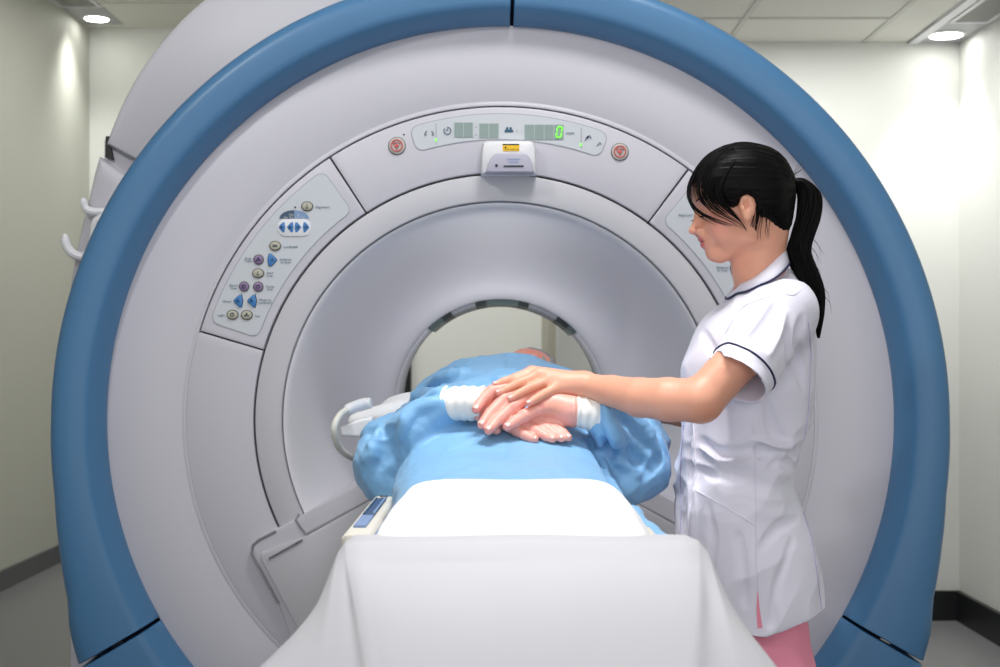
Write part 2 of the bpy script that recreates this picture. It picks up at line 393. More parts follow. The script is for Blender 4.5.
def controls(p, T, full=True):
    round_btn(p, *T(307.5,206.5), 'button_cream', 6, 5, 0)
    x0, y0 = T(294.5, 227)
    m = MB(); g0 = G(x0,y0,FD)
    rr = [(g0[0]+a*S, g0[2]+b*S) for a,b in [(-17,-2),(-16,4),(-11,8),(11,8),(16,4),(17,-2),(14.5,-7.5),(10,-9.5),(-10,-9.5),(-14.5,-7.5)]]
    m.prism(rr, FD-.002, FD+.001, 'white_plastic', inset=.0015); m.build('speed_keypad', p)
    for i, (dx, s) in enumerate(((-12.4,-1),(-4,-1),(4,1),(12.2,1))): 
        tri_btn(p, x0+dx, y0+.4, s, 4.9, 10.5)
    m = MB()
    for a0, a1, k in ((90,180,'navy_scale'),(0,90,'light_scale')):
        c0 = G(x0, y0-8.2, FD); vs = [(c0[0],c0[1]-.0006,c0[2])]+[(c0[0]+14.8*S*math.cos(a),c0[1]-.0006,c0[2]+8.5*S*math.sin(a)) for a in A(a0,a1,14)]
        m.add(vs, [tuple(reversed(range(15)))], k)
    m.text('Out    In', (c0[0],c0[1]-.001,c0[2]+.0085), .007, 'label_film'); m.text('Fast  Slow  Slow  Fast', (c0[0],c0[1]-.001,c0[2]+.003), .0052, 'label_film')
    m.build('speed_scale', p)
    MB().disc(G(*T(295.5,207.5),FD), .0022, 'throat_dark', .001, 10).build('indicator_dot', p)
    round_btn(p, *T(275.5,246), 'button_cream', 6, 5, 1)
    round_btn(p, *T(259,259.7), 'button_violet', 5.2, 5.2, 3); tri_btn(p, *T(273,260), 1, 6.4, 12.5)
    round_btn(p, *T(258.5,273.3), 'button_cream', 6, 5, 0)
    round_btn(p, *T(244.5,286.5), 'button_violet', 5.2, 5.2, 2); round_btn(p, *T(258.7,286.7), 'button_violet', 5.2, 5.2, 2)
    tri_btn(p, *T(238.3,301), -1, 6.4, 12.5); tri_btn(p, *T(252,301), -1, 6.4, 12.5)
    round_btn(p, *T(233,314.7), 'button_cream', 6, 5, 2); round_btn(p, *T(247.2,315), 'button_cream', 6, 5, 3)
    for s, x, y, al in (('Alignment',315.5,207.3,'LEFT'),('Landmark',284,247,'LEFT'),('Stop\nTable',248.5,260,'CENTER'),('Advance\nto Scan',286,261,'CENTER'),('Start\nScan',270.3,274.5,'CENTER'),('Abort\nScan',234,287,'CENTER'),('Pause\nScan',270.5,288,'CENTER'),('Home',227.5,301.5,'CENTER'),('Move to\nLandmark',265.5,301.5,'CENTER'),('Light',221.5,315.5,'CENTER'),('Fan',257.8,316.2,'CENTER')):
        m = MB(); m.text(s, G(*T(x,y),2.996), .0080, 'ink', align=al if T(0,0)[0] == 0 else {'LEFT':'RIGHT'}.get(al,al)); m.build('button_lettering', p)
controls(left, lambda x,y: (x,y)); controls(right, lambda x,y: (1008-x, y+8))
# display
def lcd(px0, px1, py0, py1, n, name='digit_display'):
    m = MB(); w = (px1-px0)/n
    a = G(px0-.4,py1+.4,0); b = G(px1+.4,py0-.4,0); m.box((a[0],FD-.0002,a[2]), (b[0],FD+.001,b[2]), 'lcd_line')
    for i in range(n):
        a = G(px0+i*w+.35,py1,0); b = G(px0+(i+1)*w-.35,py0,0); m.box((a[0],FD-.0012,a[2]), (b[0],FD+.001,b[2]), 'lcd')
    return m.build(name, disp)
lcd(454.3,473,123,137.4,2); lcd(479.2,498.7,124,138,2); d4 = lcd(524.5,563.5,125.2,139.8,4)
m = MB()
def seg(a, b): m.tube([G(*a,FD-.0018), G(*b,FD-.0018)], .0024, 'lcd_green', 6, flat=.5)
for a, b in (((557.8,127.3),(562,127.3)),((556.2,137.6),(560.4,137.6)),((557.4,128),(556.8,131.6)),((562.3,128),(561.7,131.6)),((556.6,133.2),(556,136.8)),((561.4,133.2),(560.9,136.8))): seg(a, b)
m.build('lit_digit', disp)
def sym(f):
    m = MB(); f(m); m.build('display_symbol', disp)
def tb(pts, r=.0009, k='ink'): sym(lambda m: m.tube(pts, r, k, 6))
for x, y in ((476.2,127.5),(476,135)): sym(lambda m: m.disc(G(x,y,FD), .002, 'film_line', .0008, 8))
c0 = G(447.5,131,FD-.001)
def f(m): m.tube([(c0[0]+.0078*math.cos(a),c0[1],c0[2]+.0078*math.sin(a)) for a in A(100,-220,20)], .0009, 'ink', 6); m.tube([(c0[0],c0[1],c0[2]+.005),c0,(c0[0]-.0035,c0[1],c0[2])], .0008, 'ink', 6)
sym(f)
for s_ in (-1,1):
    c0 = G(429.3+s_*2.1,133.6,FD-.001); tb([(c0[0],c0[1],c0[2]+.005),(c0[0]+s_*.004,c0[1],c0[2]+.002),(c0[0]+s_*.006,c0[1],c0[2]-.004),(c0[0]+s_*.001,c0[1],c0[2]-.003)])
for x, y0, y1 in ((436.2,123.7,145),(581.2,128,149)):
    a = G(x-.35,y1,0); b = G(x+.35,y0,0); sym(lambda m: m.box((a[0],FD-.0008,a[2]),(b[0],FD,b[2]),'film_line'))
for x, y in ((436,140.3),(580.8,145.2)): sym(lambda m: m.disc(G(x,y,FD-.0006), .0028, 'lcd_green', .0012, 12, rx=.002))
def f(m):
    for x0, x1, y0, y1 in ((504.5,513.2,132.6,130.1),(506,508.4,130.2,127.6),(509.4,511.8,130.2,127.6)): m.box((G(x0,0,0)[0],FD-.0008,G(0,y0,0)[2]),(G(x1,0,0)[0],FD,G(0,y1,0)[2]),'ink')
sym(f)
for t_, x, y, z_, k_ in (('S',517.2,131.8,.010,'film_line'),('I',521.6,131.8,.010,'film_line'),('mm',570,133.6,.0125,'ink')): sym(lambda m: m.text(t_, G(x,y,FD), z_, k_))
c0 = G(588,138,FD-.001)
def f(m): m.tube([(c0[0]-.007,c0[1],c0[2]-.007),(c0[0]-.003,c0[1],c0[2]+.002),(c0[0]+.004,c0[1],c0[2]+.005),(c0[0]+.007,c0[1],c0[2]-.002)], .0009, 'ink', 6); m.tube([(c0[0]-.003,c0[1],c0[2]),(c0[0]+.001,c0[1],c0[2]+.002)], .0022, 'ink_dark', 6)
sym(f)
c0 = G(599,144.5,FD-.001); tb([(c0[0]-.005,c0[1],c0[2]-.003),(c0[0]-.001,c0[1],c0[2]),(c0[0]+.001,c0[1],c0[2]+.005),(c0[0]+.005,c0[1],c0[2]-.001)], .0008)
MB().disc(G(404,134.8,2.998), .0022, 'throat_dark', .001, 10).build('indicator_dot', disp)
for px, py in ((397,146),(619.7,152)):
    x, y, z = G(px,py,2.9985); m = MB(); m.disc((x,y,z), 8.9*S, 'button_rim', .002); m.disc((x,y-.0015,z), 8.2*S, 'stop_grey', .003)
    q = y-.0055; r = 5.6*S
    m.tube([(x+r*math.cos(a),q,z+r*math.sin(a)) for a in A(0,360,33)], .0013, 'stop_red', 6)
    m.tube([(x-.008,q,z+.006),(x+.008,q,z+.006),(x,q,z-.009),(x-.008,q,z+.006)], .0011, 'stop_red', 6); m.disc((x,q,z), .0035, 'stop_red', .001, 14)
    m.build('emergency_stop_button', disp)
# alignment light housing over the tunnel
hs = [(-27,-3),(-26.5,22),(-25,28),(-21,30.5),(22,30.5),(26,28),(27.5,22),(28,-3)]
def HO(sc, dy=0): return [(G(508,173.5)[0]+x*S*sc, G(0,173.5)[2]+y*S*sc+dy) for x,y in hs]
m = MB(); P0 = HO(1); m.prism(P0, 2.955, 3.0, 'white_plastic', inset=.012); hou = m.build('laser_light_housing', disp, sharp=40)
hd = [(485.5,176.5),(488,169),(491,162),(494.5,158.5),(500,157.3),(522,157.3),(526,158.7),(529,162),(531.5,169),(533.5,176.5)]
MB().prism([(G(x,y)[0], G(x,y)[2]) for x,y in hd], 2.925, 2.97, 'hood', inset=.006).build('laser_hood', hou, sharp=40)
m = MB(); y_ = 2.9235
m.box((G(503.5,0)[0],y_,G(0,171.6)[2]),(G(523,0)[0],y_+.002,G(0,170)[2]),'ink_dark'); m.box((G(495.3,0)[0],y_,G(0,171.4)[2]),(G(497.8,0)[0],y_+.002,G(0,168.8)[2]),'ink_dark')
m.text('ooooooo\nooooo', (G(513,165)[0],y_+.001,G(513,165.3)[2]), .008, 'button_blue'); m.build('hood_marks', hou)
m = MB(); a = G(502.6,154); b = G(519,147); m.box((a[0],2.9535,a[2]),(b[0],2.957,b[2]),'warn_yellow'); m.box((a[0],2.953,G(0,148.2)[2]),(b[0],2.9536,b[2]),'ink_dark'); m.disc((G(505.4,150.2)[0],2.9534,G(0,150.6)[2]),.0022,'black',.0004,10)
m.text('LASER APERTURE', (G(511.5,0)[0],2.953,G(0,152.6)[2]), .0042, 'black'); m.build('warning_sticker', hou)
# ---------------------------------------------------------------- smooth solids grown on a grid
class Grid:
    def __init__(s, xs, ys, zs):
        s.xs, s.ys, s.zs = [np.asarray(a, dtype=np.float32) for a in (xs, ys, zs)]
        s.F = np.full((len(s.xs), len(s.ys), len(s.zs)), .06, dtype=np.float32)
    @staticmethod
    def axis(a, b, h, coarse=None):
        if coarse is None: return np.arange(a, b, h)
        lo, hc = coarse     # coarse step below lo
        return np.concatenate([np.arange(a, lo, hc), np.arange(lo, b, h)])
    def sub(s, lo, hi):
        r = []
        for a, l, h in zip((s.xs, s.ys, s.zs), lo, hi):
            i = max(0, int(np.searchsorted(a, l))-1); j = min(len(a), int(np.searchsorted(a, h))+1); r.append((i, max(j, i)))
        return r
    def ap(s, fn, lo, hi, k=.01, op='u'):
        (a,b),(c,d),(e,f) = s.sub(lo, hi)
        if b-a < 1 or d-c < 1 or f-e < 1: return
        X = s.xs[a:b,None,None]; Y = s.ys[None,c:d,None]; Z = s.zs[None,None,e:f]
        D = fn(X, Y, Z).astype(np.float32); G_ = s.F[a:b,c:d,e:f]
        if op == 'u':
            if k > 0: h = np.maximum(k-np.abs(G_-D), 0)/k; R = np.minimum(G_, D)-h*h*k*.25
            else: R = np.minimum(G_, D)
        elif op == 's':
            D = -D
            if k > 0: h = np.maximum(k-np.abs(G_-D), 0)/k; R = np.maximum(G_, D)+h*h*k*.25
            else: R = np.maximum(G_, D)
        else: R = G_+D
        s.F[a:b,c:d,e:f] = R
    def cone(s, a, b, ra, rb=None, k=.01, op='u', pad=.03):
        rb = ra if rb is None else rb; a = np.array(a, float); b = np.array(b, float); m = max(ra, rb)+k+pad
        ab = b-a; L2 = max(float(ab@ab), 1e-12)
        def fn(X, Y, Z):
            t = np.clip(((X-a[0])*ab[0]+(Y-a[1])*ab[1]+(Z-a[2])*ab[2])/L2, 0, 1)
            return np.sqrt((X-a[0]-t*ab[0])**2+(Y-a[1]-t*ab[1])**2+(Z-a[2]-t*ab[2])**2)-(ra+(rb-ra)*t)
        s.ap(fn, np.minimum(a,b)-m, np.maximum(a,b)+m, k, op)
    def ell(s, c, r, k=.01, op='u', rot=None, pad=.03):
        c = np.array(c, float); m = max(r)+k+pad; M = np.array(rot.to_3x3().inverted()) if rot else np.eye(3); mr = min(r)
        def fn(X, Y, Z):
            x, y, z = X-c[0], Y-c[1], Z-c[2]
            u = (M[0,0]*x+M[0,1]*y+M[0,2]*z)/r[0]; v = (M[1,0]*x+M[1,1]*y+M[1,2]*z)/r[1]; w = (M[2,0]*x+M[2,1]*y+M[2,2]*z)/r[2]
            k0 = np.sqrt(u*u+v*v+w*w); k1 = np.sqrt((u/r[0])**2+(v/r[1])**2+(w/r[2])**2)+1e-9
            return k0*(k0-1)/k1
        s.ap(fn, c-m, c+m, k, op)
    def chain(s, pts, rad, k=.01, kin=None):
        for i in range(len(pts)-1): s.cone(pts[i], pts[i+1], rad[i], rad[i+1], k if i == 0 or kin is None else kin)
    def mesh(s):
        F_ = s.F; B = F_ < 0; nx, ny, nz = F_.shape
        cnt = np.zeros((nx-1, ny-1, nz-1), np.uint8)
        offs = [(i,j,k) for i in (0,1) for j in (0,1) for k in (0,1)]
        for i,j,k in offs: cnt += B[i:nx-1+i, j:ny-1+j, k:nz-1+k]
        act = (cnt > 0) & (cnt < 8); I = np.argwhere(act); idx = np.full(act.shape, -1, np.int32); idx[act] = np.arange(len(I))
        P = np.zeros((len(I),3)); N = np.zeros(len(I)); ax = (s.xs, s.ys, s.zs)
        for d in range(3):
            for u in (0,1):
                for v in (0,1):
                    o = [u,v]; o.insert(d, 0); o2 = list(o); o2[d] = 1
                    A_ = I+o; B_ = I+o2
                    fa = F_[A_[:,0],A_[:,1],A_[:,2]]; fb = F_[B_[:,0],B_[:,1],B_[:,2]]
                    m = (fa < 0) != (fb < 0); t = np.where(m, fa/np.where(m, fa-fb, 1), 0)
                    pa = np.stack([ax[q][A_[:,q]] for q in range(3)], 1); pb = np.stack([ax[q][B_[:,q]] for q in range(3)], 1)
                    P += (pa+(pb-pa)*t[:,None])*m[:,None]; N += m
        P /= N[:,None]; Fc = []
        for d in range(3):
            a = [slice(None)]*3; b = [slice(None)]*3; a[d] = slice(0,-1); b[d] = slice(1,None)
            ch = B[tuple(a)] != B[tuple(b)]
            o1, o2 = [q for q in range(3) if q != d]
            E = np.argwhere(ch); E = E[(E[:,o1] > 0) & (E[:,o1] < F_.shape[o1]-1) & (E[:,o2] > 0) & (E[:,o2] < F_.shape[o2]-1)]
            ins = B[E[:,0],E[:,1],E[:,2]]
            q = []
            for u, v in ((0,0),(1,0),(1,1),(0,1)):
                e = E.copy(); e[:,o1] -= u; e[:,o2] -= v; q.append(idx[e[:,0],e[:,1],e[:,2]])
            q = np.stack(q, 1); flip = ~ins if d == 1 else ins
            q = np.where(flip[:,None], q, q[:,::-1]); Fc.append(q)
        return P, np.concatenate(Fc)
def smooth_np(P, Q, it):
    if not it: return P
    n = len(P); E = np.concatenate([Q[:,[0,1]],Q[:,[1,2]],Q[:,[2,3]],Q[:,[3,0]]])
    c = np.bincount(E[:,0], minlength=n)+np.bincount(E[:,1], minlength=n)
    for k in range(it):
        S_ = np.stack([np.bincount(E[:,0], P[E[:,1],q], n)+np.bincount(E[:,1], P[E[:,0],q], n) for q in range(3)], 1)
        P = P+(S_/c[:,None]-P)*(.5 if k%2 == 0 else -.45)
    return P
def sdf_obj(g, name, m, parent=None, tint=None, smooth=4, disp=None, keep=None):
    P, Q = g.mesh(); P = smooth_np(P, Q, smooth)
    me = bpy.data.meshes.new(name); me.vertices.add(len(P)); me.loops.add(len(Q)*4); me.polygons.add(len(Q))
    me.vertices.foreach_set('co', P.astype(np.float32).ravel()); me.loops.foreach_set('vertex_index', Q.astype(np.int32).ravel())
    me.polygons.foreach_set('loop_start', np.arange(len(Q), dtype=np.int32)*4); me.update(calc_edges=True)
    if disp:
        nr = np.zeros(len(P)*3, np.float32); me.vertices.foreach_get('normal', nr); nr = nr.reshape(-1,3)
        P = P+nr*disp(P, nr)[:,None]; me.vertices.foreach_set('co', P.astype(np.float32).ravel()); me.update()
    me.polygons.foreach_set('use_smooth', np.ones(len(Q), bool)); me.materials.append(MATS[m])
    if tint is not None:
        a = me.color_attributes.new('tint', 'FLOAT_COLOR', 'POINT'); a.data.foreach_set('color', np.concatenate([tint(P), np.ones((len(P),1))], 1).astype(np.float32).ravel())
    o = bpy.data.objects.new(name, me); C.objects.link(o)
    if parent: attach(o, parent)
    return o
def nz(P, sc, off=0, stretch=(1,1,1), octs=3, ridge=False):
    out = np.empty(len(P)); Q = (P*np.array(stretch)*sc+off).tolist()
    f = noise.ridged_multi_fractal if ridge else None
    for i, q in enumerate(Q): out[i] = f(q, 1.0, 2.1, octs, 1.0, 2.0) if f else noise.fractal(q, 1.0, 2.0, octs)
    return out
def ellip_loft(g, ys, prof, axis=1, p=2.4, k=.02, cut=None):   # stacked superellipses along an axis; prof rows: t, c1, r1, c2, r2
    T = [r[0] for r in prof]; cols = [np.array([r[i] for r in prof]) for i in range(1,5)]
    oth = [q for q in range(3) if q != axis]
    def fn(X, Y, Z):
        A_ = (X, Y, Z); t = A_[axis].ravel(); tc = np.clip(t, T[0], T[-1])
        sh = [1,1,1]; sh[axis] = -1
        c1, r1, c2, r2 = [pchip(T, c, tc).reshape(sh) for c in cols]
        e = (np.abs((A_[oth[0]]-c1)/r1)**p+np.abs((A_[oth[1]]-c2)/r2)**p)**(1/p)
        d = (e-1)*np.minimum(r1, r2); over = np.abs(t-tc).reshape(sh)
        return np.where(over > 0, np.maximum(d, 0)+over, np.maximum(d, np.maximum((T[0]-t), (t-T[-1])).reshape(sh)))
    g.ap(fn, (-9,)*3, (9,)*3, k)
def pchip(T, y, t):
    T = np.array(T, float); h = np.diff(T); dl = np.diff(y)/h; m = np.zeros(len(T))
    for i in range(1, len(T)-1):
        if dl[i-1]*dl[i] > 0: m[i] = 2*dl[i-1]*dl[i]/(dl[i-1]+dl[i])
    m[0] = dl[0]; m[-1] = dl[-1]
    i = np.clip(np.searchsorted(T, t)-1, 0, len(T)-2); s_ = (t-T[i])/h[i]
    return y[i]*(2*s_**3-3*s_**2+1)+h[i]*m[i]*(s_**3-2*s_**2+s_)+y[i+1]*(-2*s_**3+3*s_**2)+h[i]*m[i+1]*(s_**3-s_**2)
def bvh_of(o):
    me = o.data; w = o.matrix_world if False else None
    return BVHTree.FromPolygons([v.co[:] for v in me.vertices], [tuple(p.vertices) for p in me.polygons])
def onto(bvh, px, py, lift=.0):    # the place where a sight line through a measured point meets a surface
    d = Vector((px-HX, F, -(py-HY))).normalized(); h, n, i, t = bvh.ray_cast(Vector((0,0,CAMZ)), d)
    if h is None: return None
    if n.dot(d) > 0: n = -n
    return h+n*lift
def trace(bvh, pts, n, lift):
    C2 = catmull([Vector((x,y,0)) for x,y in pts], n); out = [onto(bvh, p.x, p.y, lift) for p in C2]; return [p for p in out if p is not None]
SK = lambda *c: np.array(lin(c))
def blend(col, P, c, r, new, amt=1.0, soft=.5):
    d = np.sqrt((((P-np.array(c))/np.array(r))**2).sum(1)); w = np.clip((1-d)/soft, 0, 1)*amt
    return col*(1-w[:,None])+np.array(new)*w[:,None]
# head: fr maps local (forward, lateral, up) in metres from the head's centre; drawn from a profile
def head(g, fr, nose_s=1.0):
    M = fr.to_3x3()
    def p(f, l, u): return fr @ Vector((f, l, u))
    g.ell(p(-.002,0,.026), (.083,.071,.076), .02, rot=M)            # cranium
    g.ell(p(-.022,0,.012), (.060,.064,.064), .03, rot=M)
    g.ell(p(.044,0,-.020), (.040,.051,.060), .024, rot=M)            # face
    g.ell(p(.058,0,.030), (.030,.050,.035), .02, rot=M)             # brow
    for s in (-1,1):
        g.cone(p(.058,0,-.082), p(.014,s*.043,-.058), .012, .012, .016)     # jaw
        g.cone(p(.014,s*.043,-.058), p(.004,s*.055,-.018), .012, .012, .02)
        g.ell(p(.048,s*.034,-.036), (.026,.022,.028), .02, rot=M)     # cheek
        g.ell(p(.087,s*.032,-.001), (.014,.015,.010), .016, 's', rot=M)    # eye socket
        g.ell(p(.067,s*.031,-.002), (.0135,.0135,.0125), .004, rot=M)     # lidded eye
        g.ell(p(.074,s*.031,-.0065), (.010,.013,.0022), .003, rot=M)
    g.cone(p(.080,0,.004), p(.098,0,-.027), .0060, .0066, .012); g.ell(p(.1005,0,-.0300), (.0080,.0078,.0072), .004, rot=M)
    for s in (-1,1): g.ell(p(.090,s*.0105,-.0345), (.0085,.0065,.0065), .004, rot=M); g.ell(p(.093,s*.006,-.0405), (.005,.0028,.003), .002, 's', rot=M)
    g.ell(p(.078,0,-.052), (.012,.024,.018), .014, rot=M)           # muzzle
    g.ell(p(.0865,0,-.0495), (.0060,.017,.0045), .004, rot=M); g.ell(p(.0850,0,-.0595), (.0062,.015,.0055), .004, rot=M)
    g.ell(p(.0925,0,-.0535), (.012,.0175,.0009), .0025, 's', rot=M)
    for s in (-1,1): g.ell(p(.080,s*.019,-.0525), (.003,.002,.0008), .003, 's', rot=M)
    g.ell(p(.0705,0,-.079), (.014,.017,.0115), .012, rot=M)           # chin
    for s in (-1,1):
        e = M @ Matrix.Rotation(R_(-10), 3, 'Y')
        g.ell(p(.012,s*.072,-.010), (.0150,.0075,.0235), .005, rot=e)
        g.ell(p(.015,s*.0800,-.007), (.0080,.0080,.0115), .003, 's', rot=e)
        g.ell(p(.017,s*.0735,-.030), (.0070,.0055,.0075), .004, rot=e); g.ell(p(.0205,s*.0765,-.012), (.0030,.0030,.0052), .003, rot=e); g.ell(p(.009,s*.0765,-.004), (.0018,.0022,.0100), .002, rot=e)
def hand_finger(g, pts, rad, root=None):
    g.chain(pts, rad, k=.007, kin=.0025)

def carve(g, bvh, lines, r=.006, depth=.55, k=.008, op='s'):   # press folds into a grown surface along measured lines
    for L_ in lines:
        w = 1
        if isinstance(L_[0], (int, float)): w, L_ = L_[0], L_[1]
        P_ = trace(bvh, L_, 14, 0)
        n = len(P_)
        for i in range(n-1):
            if (P_[i+1]-P_[i]).length > .06: continue
            e = math.sin(math.pi*(i+.5)/(n-1))**.6; e2 = math.sin(math.pi*min(n-1,i+1.5)/(n-1))**.6 if i+1.5 < n-1 else .3
            q = Vector((0,1,0)); off = r*w*(1-2*depth if op == 's' else depth)
            v0 = (P_[i]-Vector((0,0,CAMZ))).normalized(); sgn = -1 if op == 's' else 1
            a = P_[i]+v0*(-r*w*.35 if op == 's' else r*w*.55); b = P_[i+1]+v0*(-r*w*.35 if op == 's' else r*w*.55)
            g.cone(a, b, max(.0015,r*w*e), max(.0015,r*w*e2), k, op)
# ---------------------------------------------------------------- table, patient
table = thing('patient_table', 'long narrow white scanner table running into the tunnel under the patient', 'patient table', (0,2.6,0))
def rrect(x0,x1,z0,z1,r,n=4):
    o = []
    for cx_,cz_,a in ((x1-r,z1-r,0),(x0+r,z1-r,90),(x0+r,z0+r,180),(x1-r,z0+r,270)):
        o += [(cx_+r*math.cos(R_(a+90*i/n)), cz_+r*math.sin(R_(a+90*i/n))) for i in range(n+1)]
    return o
MB().prism(rrect(-.187,.187,.85,.915,.02), 1.66, 4.1, 'table_white', inset=.01).build('tabletop', table)
MB().prism(rrect(-.178,.178,.915,.945,.014), 1.68, 4.05, 'pad_blue', inset=.01).build('mattress', table)
for s in (-1,1):
    x0, x1 = (-.234,-.190) if s < 0 else (.190,.234)
    rl = MB().prism(rrect(x0,x1,.885,.925,.01), 1.96, 3.0, 'table_cream', inset=.006).build('side_rail', table)
    xm = (x0+x1)/2
    MB().box((xm-.011,2.16,.924), (xm+.008,2.40,.9285), 'strap_navy').box((xm-.011,2.03,.924), (xm+.008,2.158,.9287), 'pad_blue').build('rail_inset', rl, smooth=False)
    m = MB(); m.tube([(xm-.009, 2.17, .929),(xm-.009, 2.39, .929)], .002, 'navy_scale'); m.tube([(xm+.006,2.17,.929),(xm+.006,2.39,.929)], .002, 'light_scale'); m.build('rail_groove', rl)
    m = MB(); m.tube([(xm,2.44,.922),(xm,2.44,.929)], .007, 'metal'); m.build('rail_screw', rl)
MB().prism([(-.19,0),(.19,0),(.19,.06),(.14,.1),(.14,.85),(-.14,.85),(-.14,.1),(-.19,.06)], 1.75, 2.85, 'table_white', inset=.02).build('pedestal', table)
m = MB(); m.prism(mirp := [(-.24,.60),(.24,.60),(.29,.78),(.22,.85),(-.22,.85),(-.29,.78)], 2.3, 2.97, 'shell', inset=.02); m.build('dock_carriage', table, sharp=30)

pil = thing('pillow', 'white pillow under the patient\'s shoulder, wrapped in a crumpled sheet', 'pillow', (0,3.05,.945))
g = Grid(Grid.axis(-.36,.32,.006), Grid.axis(2.72,3.5,.006), Grid.axis(.93,1.15,.006))
g.ell((-.06,3.1,1.02), (.215,.24,.055), .03); g.ell((-.19,2.93,1.055), (.075,.13,.045), .03); g.ell((-.235,2.84,1.05), (.05,.07,.032), .03); g.ell((-.285,2.80,1.045), (.028,.03,.020), .02)
g.cone((-.19,2.82,1.08), (-.30,2.78,1.04), .018, .016, .02)
sdf_obj(g, 'pillow_case', 'linen', pil, disp=lambda P,N: .007*nz(P, 12, 3, (1,.6,1), 3, True)-.009)
# hose beside the pillow
hz = thing('air_hose', 'pale looped hose with a thick white connector beside the patient\'s elbow', 'hose', V(345,430,2.62))
m = MB(); m.tube(catmull([V(350,409,2.66), V(341,414,2.64), V(335,424,2.62), V(334.5,434,2.62), V(339,447,2.64), V(349,456,2.67), V(364,461.5,2.74), V(395,466,2.85), V(420,476,2.9)], 48), .0068, 'hose', 12); m.build('hose_tube', hz)
m = MB(); m.tube(catmull([V(371,403,2.70), V(364,404,2.70), V(356,406.5,2.68), V(349,409,2.66), V(346.5,411.5,2.65)], 12), [.0105,.0115,.012,.0125,.0125,.012,.0118,.0115,.011,.0105,.009,.0075], 'white_plastic', 16); m.build('hose_connector', hz)
pad = MB(); pts = [V(339.5,427,2.66), V(341,436.5,2.66), V(372,438,2.66), V(372,417,2.66), V(360,419,2.66)]
vs = pts+[p+Vector((0,.05,0)) for p in pts]; pad.add(vs, [(0,1,2,3,4),(9,8,7,6,5)]+[(i,i+5,(i+1)%5+5,(i+1)%5) for i in range(5)], 'linen'); pd = recalc(pad.build('foam_arm_pad'))
bm = pd.modifiers.new('soft', 'BEVEL'); bm.width = .005; bm.segments = 3; bm.limit_method = 'ANGLE'
tag(pd, 'white pointed foam pad tucked beneath the blue gown\'s sleeve', 'pad')

pat = thing('person', 'patient lying on the scanner table in a light blue gown, hands folded on the belly', 'person', (0,2.6,.945))
pat.name = 'person'
# hands: measured points on a slope that faces the feet
def dh(py, layer): return 2.375+(440-py)*.0017-layer
def LP(pts, layer): return [V(x,y,dh(y,layer)) for x,y in pts]
PX0, PX1 = -.40, .42
g = Grid(Grid.axis(PX0,PX1,.0028), Grid.axis(1.5,3.5,.0028) if False else np.concatenate([np.arange(1.5,2.28,.012), np.arange(2.28,2.62,.0028), np.arange(2.62,2.95,.010), np.arange(2.95,3.46,.0032)]), Grid.axis(.93,1.24,.0028))
for s in (-1,1):
    g.chain([(.02+s*.09,2.44,.962),(.02+s*.10,1.98,.940),(.02+s*.09,1.68,.935)], [.036,.028,.018], .04)      # legs
    g.cone((.02+s*.09,1.68,.93), (.02+s*.10,1.67,.950), .016, .012, .02)
g.ell((.01,2.50,.965), (.14,.12,.035), .04); g.ell((.01,2.70,1.02), (.14,.2,.06), .05); g.ell((.01,2.9,1.05), (.16,.12,.065), .05)
# the left arm comes from the photo's right
lw = V(571,411,dh(411,.022)); le = Vector((.262,2.57,1.005)); rw = V(474,404,dh(404,.0)); re_ = Vector((-.235,2.585,1.0))
g.chain([(.17,2.88,1.06), le, Vector((.25,2.52,1.0)), Vector((.218,2.475,1.045)), lw+Vector((.055,.010,-.010)), lw], [.04,.026,.024,.020,.018,.025], .02, .006)
g.chain([(-.15,2.88,1.06), re_, Vector((-.21,2.515,.99)), Vector((-.155,2.475,1.045)), rw+Vector((-.045,.014,-.006)), rw], [.04,.026,.024,.020,.020,.025], .02, .006)
# lower (right) hand
W = V(484,408,dh(408,-.006)+.0)
kn = LP([(518,431),(526,426),(537,422),(546,420)], .001)
for q in kn: g.cone(rw, q, .021, .0105, .010)
for q, pts in zip(kn, ([(525,435),(531,438),(535,439.4)],[(536,430.5),(546,436.5),(552.5,439.3)],[(547,428.5),(556,435),(561.5,438.7)],[(556,426.5),(563.5,433),(568.5,437.7)])):
    g.chain([q]+LP(pts, .004), [.0098,.0094,.0086,.0072], .006, .002)
g.chain(LP([(480,414),(489,424),(496,430)], .004), [.013,.011,.009], .008, .003)
g.ell(V(505,411,dh(411,.010)), (.030,.022,.022), .01)
# upper (left) hand
kn = LP([(524,387),(529,391),(536,397),(545,407)], .036)
for q, r in zip(kn, (.0125,.0125,.0125,.0115)): g.cone(lw, q, .0235, r, .012)
g.ell(LP([(553,405)],.028)[0], (.032,.016,.017), .015)
FA = [[(506,388.5),(492,391.5),(482.5,400),(476,409.5)], [(516,393),(504,399.5),(490.5,413),(481.5,425)], [(524,400),(512,407.5),(498,420),(488.5,430.5)], [(535,410.5),(525,415.5),(515,421.5),(507.5,427)]]
for q, pts, o in zip(kn, FA, (.040,.038,.036,.030)):
    P_ = [V(x,y,dh(y,o+(.004 if i in (0,1) else 0))) for i,(x,y) in enumerate(pts)]
    g.chain([q]+P_, [.0120,.0112,.0116,.0104,.0082], .006, .002)
    g.ell(P_[1], (.0118,.0118,.0118), .003)
g.chain([lw]+LP([(560,398),(545,390),(534,386)], .012), [.016,.013,.0115,.0095], .01, .004)
# head on the pillow, face up
Mh = Matrix(((0,-1,0),(.0,0,1),(1,0,0)))     # forward -> +z, up (crown) -> +y
Mh = (Matrix.Rotation(R_(14),3,'Y') @ Matrix.Rotation(R_(24),3,'X') @ Mh)
frp = Matrix.Translation((.060,3.18,1.099)) @ Mh.to_4x4()
g.chain([(.03,2.98,1.08), frp @ Vector((-.02,0,-.06))], [.06,.055], .03)
head(g, frp)
